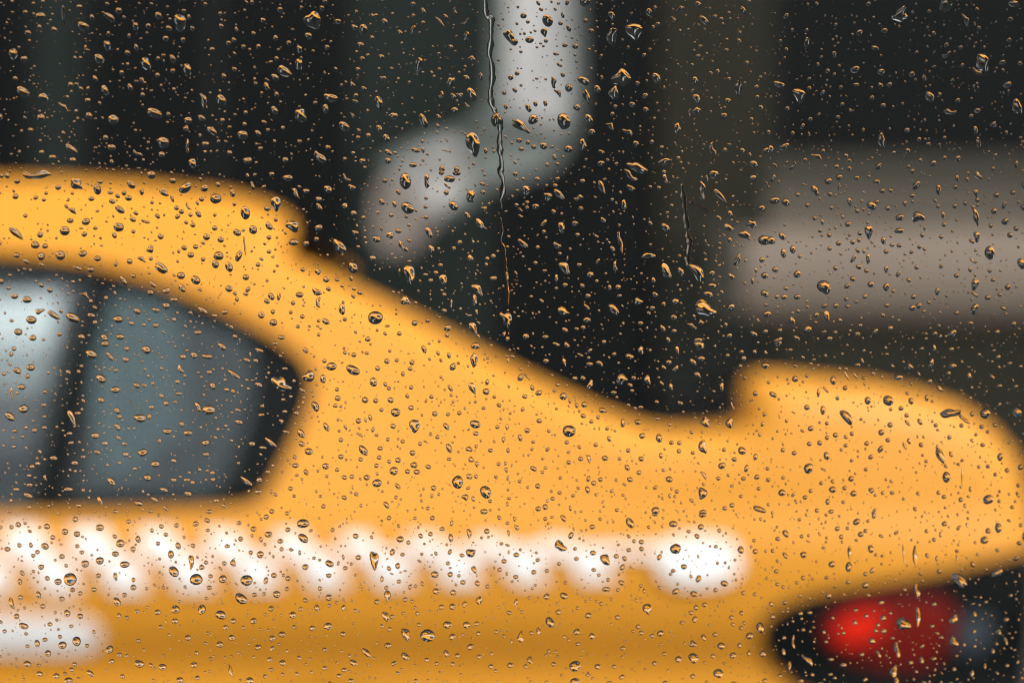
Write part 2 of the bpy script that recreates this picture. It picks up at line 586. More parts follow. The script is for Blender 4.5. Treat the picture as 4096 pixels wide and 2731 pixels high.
def taxi():
    root = empty('taxi', (0, TY, 0))
    root.rotation_euler = (TROLL, 0, TYAW)
    tag(root, 'yellow taxi with white checker stripe and lit red tail light, blurred behind the wet glass', 'taxi')
    W = 1.82
    top = [tx(*p) for p in ((4060, 3900), (4130, 3600), (4200, 3250), (4180, 2700), (4205, 2400), (4215, 2150), (4200, 1960), (4150, 1830), (4060, 1720), (3930, 1630), (3760, 1572), (3560, 1532),
                            (3300, 1506), (3140, 1490), (3060, 1492), (3025, 1510), (3012, 1560), (3005, 1680), (2950, 1722), (2720, 1728), (2580, 1702), (2400, 1635), (2100, 1492), (1800, 1335), (1500, 1175),
                            (1230, 1048), (1100, 990), (1058, 958), (1070, 915), (1082, 870), (1072, 815), (1035, 768), (965, 735), (800, 682), (400, 630), (0, 603), (-900, 590), (-1900, 612))]
    front = [(-1.55, 1.42), (-2.0, 1.30), (-2.75, 1.00), (-2.95, 0.96), (-3.7, 0.90), (-4.2, 0.82), (-4.42, 0.70), (-4.46, 0.48), (-4.38, 0.26)]
    low = [(-4.0, 0.22)] + arch(-3.2, 0.318, 0.21)[::-1] + [(-1.8, 0.2)] + arch(-0.28, 0.318, 0.21)[::-1] + [(0.4, 0.24)]
    outline = top + front + low
    rear_win = [tx(*p) for p in ((-620, 935), (-300, 948), (0, 972), (220, 998), (520, 1082), (820, 1204), (1050, 1325), (1180, 1425), (1225, 1520), (1205, 1640), (1140, 1800), (1075, 1940), (1020, 2015),
                                 (930, 2042), (500, 2056), (0, 2066), (-620, 2080))]
    front_win = [(-1.25, 1.335), (-1.55, 1.31), (-2.0, 1.18), (-2.42, 0.99), (-2.45, 0.93), (-1.15, 0.915), (-1.02, 1.345)]
    zb = tx(0, 2060)[1]
    def side(x, z):
        py = H_PX / 2 - (z - CAM.z) / (TY + x * math.sin(TYAW)) / (SENSOR / LENS / W_PX)
        ks = [(600, 0.30), (760, 0.25), (950, 0.193), (1300, 0.135), (1700, 0.070), (2060, 0.018), (2150, 0.006), (2260, 0.0), (2370, 0.0005), (2460, 0.002), (2530, 0.0055), (2590, 0.0125), (2640, 0.021), (2680, 0.0255), (2715, 0.026),
              (2770, 0.024), (2900, 0.015), (3200, 0.012), (3600, 0.022), (3900, 0.07)]
        o = float(np.interp(py, [k[0] for k in ks], [k[1] for k in ks]))
        if x > -0.2 and z > zb:                           # boot flank is upright, not leaning like the cabin
            t = min(1.0, (x + 0.2) / 0.62)
            t = t * t * (3 - 2 * t)
            o = o * (1 - t) + t * (0.018 + 0.26 * max(0, (z - zb)) ** 1.2)
        o += max(0, x - 0.32) ** 2 * 0.16 + max(0, -3.3 - x) ** 2 * 0.15
        return o
    make_car(root, outline, [rear_win, front_win], TY, W, side, M['yellow'], M['car_glass'], fillet=0.045, step=0.026,
             glazed=lambda x, z: tx(1040, 0)[0] < x < tx(3300, 0)[0] and z > 1.02,
             sweep=lambda x, z: 0.26 if tx(2990, 0)[0] < x < tx(3200, 0)[0] and z > 1.05 else -0.3 if tx(1030, 0)[0] < x < tx(1180, 0)[0] and z > 1.27 else 0.0)
    def plate(off):
        return lambda x, z: TY + side(x, z) + off
    # glass, seals and the dark bar that splits the rear window
    def grow(poly, d):
        c = np.array(poly)
        m = c.mean(0)
        return [tuple(p + (p - m) / np.hypot(*(p - m)) * d) for p in c]
    for poly in (rear_win, front_win):
        if poly is front_win:
            patch('window_glass', grow(poly, 0.012), plate(0.034), M['car_glass'], root, root, step=0.08)
        g = grow(poly, 0.012)
        patch('window_glass', g, lambda x, z: TY + W - side(x, z) - 0.040, M['car_glass'], root, root, step=0.08)
    patch('window_glass', [tx(*p) for p in ((-640, 935), (-300, 950), (0, 975), (225, 1001), (212, 1060), (130, 1700), (95, 2064), (0, 2070), (-640, 2085))], plate(0.034), M['car_glass'], root, root, step=0.08)
    patch('quarter_glass', [tx(*p) for p in ((226, 1001), (525, 1080), (830, 1200), (1060, 1315), (1195, 1410), (1242, 1520), (1222, 1645), (1155, 1810), (1090, 1950), (1030, 2032), (930, 2050), (500, 2060), (96, 2066), (131, 1700), (213, 1060))],
          plate(0.034), M['privacy_glass'], root, root, step=0.08)
    bar = [(235, 1012), (330, 1042), (290, 1300), (240, 1700), (205, 2052), (60, 2054), (120, 1700), (185, 1300)]
    patch('window_bar', [tx(*p) for p in bar], plate(0.016), M['trim'], root, root, thick=0.016)
    patch('corner_seal', [tx(*p) for p in ((1040, 1322), (1182, 1430), (1222, 1520), (1205, 1640), (1140, 1800), (1075, 1940), (1020, 2012), (800, 2036), (880, 1900), (940, 1720), (965, 1580), (965, 1470), (930, 1355))],
          plate(0.014), M['trim'], root, root, thick=0.018)
    patch('top_seal', [tx(*p) for p in ((330, 1044), (520, 1097), (820, 1217), (1040, 1324), (1000, 1340), (805, 1255), (520, 1136), (326, 1082))], plate(0.017), M['trim'], root, root, thick=0.015)
    patch('bottom_seal', [tx(*p) for p in ((208, 2050), (500, 2043), (796, 2036), (830, 1985), (500, 1995), (216, 2000))], plate(0.017), M['trim'], root, root, thick=0.015)
    # cabin inside
    inner = [tx(*p) for p in ((2400, 1700), (1500, 1240), (1080, 960), (700, 720), (0, 680), (-600, 670), (-1400, 690))] + [(-1.75, 1.33), (-2.5, 0.99), (-2.6, 0.80), (0.1, 0.80)]
    patch('door_lining', inner, lambda x, z: TY + W - side(x, z) - 0.066, M['headliner'], root, root, holes=(rear_win, front_win), step=0.06)
    box('rear_seat', (-1.05, TY + 0.25, 0.45), (-0.5, TY + W - 0.25, 0.74), M['seat'], root, bevel=0.06)
    box('seat_back', (-0.60, TY + 0.25, 0.60), (-0.42, TY + W - 0.25, 1.04), M['seat'], root, bevel=0.06)
    box('front_seat_back', (-1.16, TY + 0.98, 0.55), (-1.0, TY + 1.55, 0.99), M['seat'], root, bevel=0.06)
    box('front_seat_back', (-1.16, TY + 0.27, 0.55), (-1.0, TY + 0.84, 0.99), M['seat'], root, bevel=0.06)
    box('front_seat', (-1.95, TY + 0.25, 0.40), (-1.4, TY + 0.85, 0.66), M['seat'], root, bevel=0.06)
    box('floor_pan', (-4.1, TY + 0.2, 0.26), (0.5, TY + W - 0.2, 0.40), M['trim'], root)
    # windscreen and rear glass lying on the sloped shell
    for name, (xa, za), (xb, zb2) in (('windscreen', (-2.70, 1.03), (-1.75, 1.375)),):
        dx, dz = xb - xa, zb2 - za
        L = math.hypot(dx, dz)
        nx, nz = -dz / L, dx / L
        if nz < 0:
            nx, nz = -nx, -nz
        v = []
        for o in (0.006, 0.012):
            for y in np.linspace(TY + 0.46, TY + W - 0.46, 7):
                cr = 0.035 * math.sin(math.pi * ((y - TY - 0.3) / (W - 0.6)))
                for x, z in ((xa, za), (xb, zb2)):
                    v.append(Vector((x + nx * o, y, z + nz * o + cr)) - root.location)
        f = []
        for i in range(6):
            a = 2 * i
            f.append((a, a + 2, a + 3, a + 1))
            f.append((14 + a, 14 + a + 1, 14 + a + 3, 14 + a + 2))
        for i in range(6):
            for k in (0, 1):
                a = 2 * i + k
                f.append((a, a + 14, a + 16, a + 2))
        f += [(0, 1, 15, 14), (12, 26, 27, 13)]
        link(name, mesh_from(v, f), M['dark_glass'], root)
    # white checker decals: upper and lower squares touching at the corners
    first = 87
    for k in range(-9, 9):
        # the upper row, thinning towards the tail
        cx = first + 269.5 * k
        t = max(0.0, k / 8.0)
        yu0, yu1 = 2114 + 50 * t, 2250 - 28 * t
        hw = 75 - 18 * t
        sk = 28
        q = [(cx - hw - sk, yu0), (cx + hw - sk, yu0), (cx + hw + sk, yu1), (cx - hw + sk, yu1)]
        patch('checker_square', [tx(*p) for p in q], plate(-0.003), M['white'], root, root, thick=0.002)
        cx += 122
        yl0, yl1 = 2226 - 22 * t, 2374 - 48 * t
        hw = 78 - 8 * t
        q = [(cx - hw - sk, yl0), (cx + hw - sk, yl0), (cx + hw + sk, yl1), (cx - hw + sk, yl1)]
        patch('checker_square', [tx(*p) for p in q], plate(-0.0055), M['white'], root, root, thick=0.002)
    band = [(1500, 2212), (2000, 2190), (2700, 2186), (2700, 2226), (2000, 2226), (1500, 2228)]
    patch('stripe_band', [tx(*p) for p in band], plate(-0.008), M['white'], root, root, thick=0.002)
    ell = [(2800 + 165 * math.copysign(abs(math.cos(a)) ** 0.8, math.cos(a)), 2246 + 96 * math.copysign(abs(math.sin(a)) ** 0.8, math.sin(a))) for a in np.linspace(0, 2 * math.pi, 25)[:-1]]
    patch('oval_badge', [tx(*p) for p in ell], plate(-0.0105), M['white'], root, root, thick=0.007)
    rp = [(-560, 2460), (-200, 2458), (250, 2466), (330, 2478), (372, 2508), (385, 2545), (372, 2590), (335, 2616), (200, 2622), (-300, 2628), (-560, 2630)]
    patch('white_panel', [tx(*p) for p in rp], lambda x, z: TY + min(side(x, z), 0.03) - 0.004, M['white'], root, root, thick=0.05)
    # tail light with its lit lamp and reversing lens
    tl = [(3045, 2545), (3075, 2470), (3150, 2415), (3280, 2372), (3450, 2345), (3620, 2322), (3800, 2290), (4000, 2245), (4190, 2200), (4180, 2500), (4165, 2740), (4120, 2860), (3800, 2868), (3400, 2840), (3200, 2775), (3085, 2660)]
    lens = patch('tail_light', [tx(*p) for p in tl], plate(-0.004), M['trim'], root, root, thick=0.003)
    lp = [(3290, 2530), (3340, 2450), (3460, 2405), (3640, 2392), (3800, 2400), (3850, 2480), (3820, 2610), (3740, 2690), (3560, 2690), (3380, 2640)]
    patch('red_lens', [tx(*p) for p in lp], plate(-0.008), M['red'], lens, root, thick=0.003)
    lp = [(3340, 2560), (3375, 2480), (3450, 2450), (3530, 2455), (3560, 2500), (3510, 2560), (3430, 2590)]
    patch('lamp', [tx(*p) for p in lp], plate(-0.012), M['lamp'], lens, root, thick=0.003)
    lp = [(3850, 2560), (3880, 2480), (3940, 2455), (4000, 2500), (3995, 2590), (3920, 2640), (3860, 2620)]
    patch('reverse_lens', [tx(*p) for p in lp], plate(-0.0075), M['clear_lens'], lens, root, thick=0.003)
    # bumper, handles, sill
    patch('bumper', [tx(*p) for p in ((3300, 2960), (4190, 2950), (4210, 3200), (4120, 3330), (3350, 3300))], plate(-0.035), M['chrome'], root, root, thick=0.05)
    box('door_handle', (-1.25, TY - 0.024, 0.815), (-1.08, TY + 0.004, 0.837), M['trim'], root, bevel=0.006)
    wheels(root, TY, W, (-3.2, -0.28), 0.295, lift=0.05)
taxi()

def van():
    """White van on the far lane: shows through the taxi's windows."""
    y0 = 6.9
    root = empty('parked_van', (-3.6, y0, 0))
    tag(root, 'white parked van beyond the taxi, a pale patch in its rear window', 'van')
    W = 1.75
    xr = at(420, 1365, y0).x
    pts = [(xr, 0.4), (xr, 1.0), (xr - 0.05, 1.5), (xr - 0.15, 1.64), (xr - 1.2, 1.67), (xr - 2.6, 1.64), (xr - 3.2, 1.15), (xr - 3.9, 1.0), (xr - 4.15, 0.7), (xr - 4.15, 0.3)]
    low = arch(xr - 3.4, 0.33, 0.22)[::-1] + arch(xr - 0.8, 0.33, 0.22)[::-1] + [(xr - 0.08, 0.25)]
    win = [(xr - 2.0, 1.52), (xr - 2.5, 1.50), (xr - 2.95, 1.12), (xr - 2.0, 1.08)]
    def side(x, z):
        return float(np.interp(z, [0.2, 0.5, 0.8, 1.0, 1.25, 1.67], [0.16, 0.05, 0.0, 0.0, 0.04, 0.20]))
    make_car(root, pts + low, [win], y0, W, side, M['white_paint'], M['car_glass'], step=0.05)
    for nm, za, zb3, mm in (('grading_band', 1.02, 1.17, 'van_grey'), ('grading_base', 0.5, 1.018, 'chrome')):  # bands darken the van downwards, a brightness gradient put into its colour
        patch(nm, [(xr - 3.0, za), (xr - 0.03, za), (xr - 0.03, zb3), (xr - 3.0, zb3)], lambda x, z: y0 + side(x, z) - 0.012, M[mm], root, root, thick=0.01, step=0.1)
    patch('window_glass', win, lambda x, z: y0 + side(x, z) + 0.02, M['car_glass'], root, root, step=0.1)
    box('seat_back', (xr - 2.3, y0 + 0.3, 0.6), (xr - 2.1, y0 + W - 0.3, 1.15), M['seat'], root, bevel=0.05)
    wheels(root, y0, W, (xr - 3.4, xr - 0.8), 0.30)
van()

# ------------------------------------------------------------------ the window that the photograph is taken through
YAW, LEAN = R(6.0), R(6.5)
PC = CAM + Vector((0, 0.467, 0))                          # centre of the pane's outer face
rot = Matrix.Rotation(YAW, 3, 'Z') @ Matrix.Rotation(LEAN, 3, 'X')
PU, PN, PV = rot @ Vector((1, 0, 0)), rot @ Vector((0, 1, 0)), rot @ Vector((0, 0, 1))
PM = Matrix.Identity(4)
for i in range(3):
    PM[i][0], PM[i][1], PM[i][2] = -PU[i], PV[i], PN[i]   # local x = leftwards seen from inside, y = up, z = outward
PM.translation = PC

def on_pane(px, py):
    d = ray(px, py)
    t = (PC - CAM).dot(PN) / d.dot(PN)
    q = CAM + d * t - PC
    return -q.dot(PU), q.dot(PV)

PX = 0.467 * SENSOR / LENS / W_PX                         # metres per photo pixel on the pane
GW, GH, GT = 0.34, 0.24, 0.004                            # half sizes and thickness of the glass

def slab(name, lo, hi, m, parent=None):
    v = []
    for a in (0, 1):
        for x, y in ((lo[0], lo[1]), (hi[0], lo[1]), (hi[0], hi[1]), (lo[0], hi[1])):
            v.append(PM @ Vector((x, y, (lo[2], hi[2])[a])))
    f = [(0, 3, 2, 1), (4, 5, 6, 7), (0, 1, 5, 4), (1, 2, 6, 5), (2, 3, 7, 6), (3, 0, 4, 7)]
    return link(name, mesh_from(v, f), m, parent, smooth=False)

pane = slab('window_pane', (-GW, -GH, -GT), (GW, GH, 0.0), M['pane'])
tag(pane, 'large clear window pane, wet with rain, filling the whole picture', 'window')
cab = empty('van_cabin', (0, 0, 0))  # unseen cabin around the camera; its dark lining keeps pane reflections low
tag(cab, kind='structure')
e = 0.9
for nm, lo, hi in (('side_panel', (-e, -1.0, -0.05), (-GW, 0.75, 0.02)), ('side_panel', (GW, -1.0, -0.05), (e, 0.75, 0.02)), ('sill_panel', (-GW, -1.0, -0.05), (GW, -GH, 0.02)), ('head_panel', (-GW, GH, -0.05), (GW, 0.75, 0.02)),
                   ('back_panel', (-e, -1.0, -1.75), (e, 0.75, -1.7)), ('end_panel', (-e - 0.05, -1.0, -1.7), (-e, 0.75, 0.02)), ('end_panel', (e, -1.0, -1.7), (e + 0.05, 0.75, 0.02)),
                   ('roof_panel', (-e, 0.75, -1.7), (e, 0.8, 0.02)), ('floor_panel', (-e, -1.05, -1.7), (e, -1.0, 0.02))):
    slab(nm, lo, hi, M['cabin'], cab)
    if nm in ('side_panel', 'sill_panel', 'head_panel'):  # unseen pale skins, added to bounce light onto the taxi flank
        slab('bounce_skin', (lo[0], lo[1], 0.021), (hi[0], hi[1], 0.026), M['bounce_paint'], cab)

# ------------------------------------------------------------------ water on the glass
GAP = 0.00004
def drop_shape(L, B, kind, rnd, segs, rings, contact):
    """One drop in its own frame (x = long axis, z = outward), metres. Returns verts, faces; a dome closed by a flat base."""
    a, b = L / 2, B / 2
    reff = math.sqrt(2 * a * a * b * b / (a * a + b * b))
    cot = 1 / math.tan(contact)
    amp = {'T': 0.15, 's': 0.07, 't': 0.06}.get(kind, 0.035)
    har = [(n, rnd.gauss(0, amp / (n - 0.6)), rnd.uniform(0, 6.28)) for n in (2, 3, 4, 5)]
    if kind == 'T':
        har[1] = (3, amp * rnd.uniform(0.2, 0.75), rnd.uniform(0, 6.28))
    wob = rnd.uniform(0, 6.28)
    bend = rnd.uniform(-0.35, 0.35) if kind in 's' and kind else rnd.uniform(-0.15, 0.15)
    if kind == 'T':
        bend = rnd.uniform(-0.4, 0.4)
    def warp(x, y):
        t = x / a
        if kind == 't':
            y *= 1.12 - 0.5 * t - 0.2 * t * t
        elif kind == 'T':
            y *= 1.03 - 0.2 * t
        elif kind == 's':
            y *= 1.0 + 0.22 * math.sin(5.0 * t + wob)
        y += bend * b * (t * t - 0.4) * (1.0 if kind != 's' else 1.6)
        if kind == 's':
            y += 0.35 * b * math.sin(3.1 * t + wob)
        return x, y
    v, f = [], []
    cx, cyo = 0.10 * a * rnd.uniform(-1, 1), 0.10 * b * rnd.uniform(-1, 1)
    svals = [math.sin(math.pi / 2 * k / rings) for k in range(rings + 1)]
    for k, s in enumerate(svals):
        z = math.sqrt(max(0, reff * reff * (1 - s * s)) + (reff * cot) ** 2) - reff * cot + GAP
        if k == 0:
            v.append((*warp(cx, cyo), z))
            continue
        for i in range(segs):
            th = 2 * math.pi * i / segs
            r = 1 + sum(c * math.cos(n * th + p) for n, c, p in har) * (0.35 + 0.65 * s)
            x, y = a * s * r * math.cos(th) + cx * (1 - s), b * s * r * math.sin(th) + cyo * (1 - s)
            v.append((*warp(x, y), z))
    for i in range(segs):
        f.append((0, 1 + i, 1 + (i + 1) % segs))
    for k in range(1, rings):
        p, q = 1 + (k - 1) * segs, 1 + k * segs
        for i in range(segs):
            j = (i + 1) % segs
            f.append((p + i, q + i, q + j, p + j))
    q = 1 + (rings - 1) * segs
    f.append(tuple(q + i for i in range(segs))[::-1])     # flat base
    return v, f

def water_object(name, me):
    o = link(name, me, M['water'], smooth=False)
    nz = np.empty(len(me.polygons) * 3, np.float32)
    me.polygons.foreach_get('normal', nz)
    me.polygons.foreach_set('use_smooth', (nz.reshape(-1, 3)[:, 2] > -0.5).tolist())   # the base against the glass stays flat
    return o

def turn(v, ang):                                         # ang: degrees in the photo, clockwise (down to the right) positive
    c, s = math.cos(R(-ang)), math.sin(R(-ang))
    return [(-(x * c - y * s), x * s + y * c, z) for x, y, z in v]     # and mirrored into the pane's frame

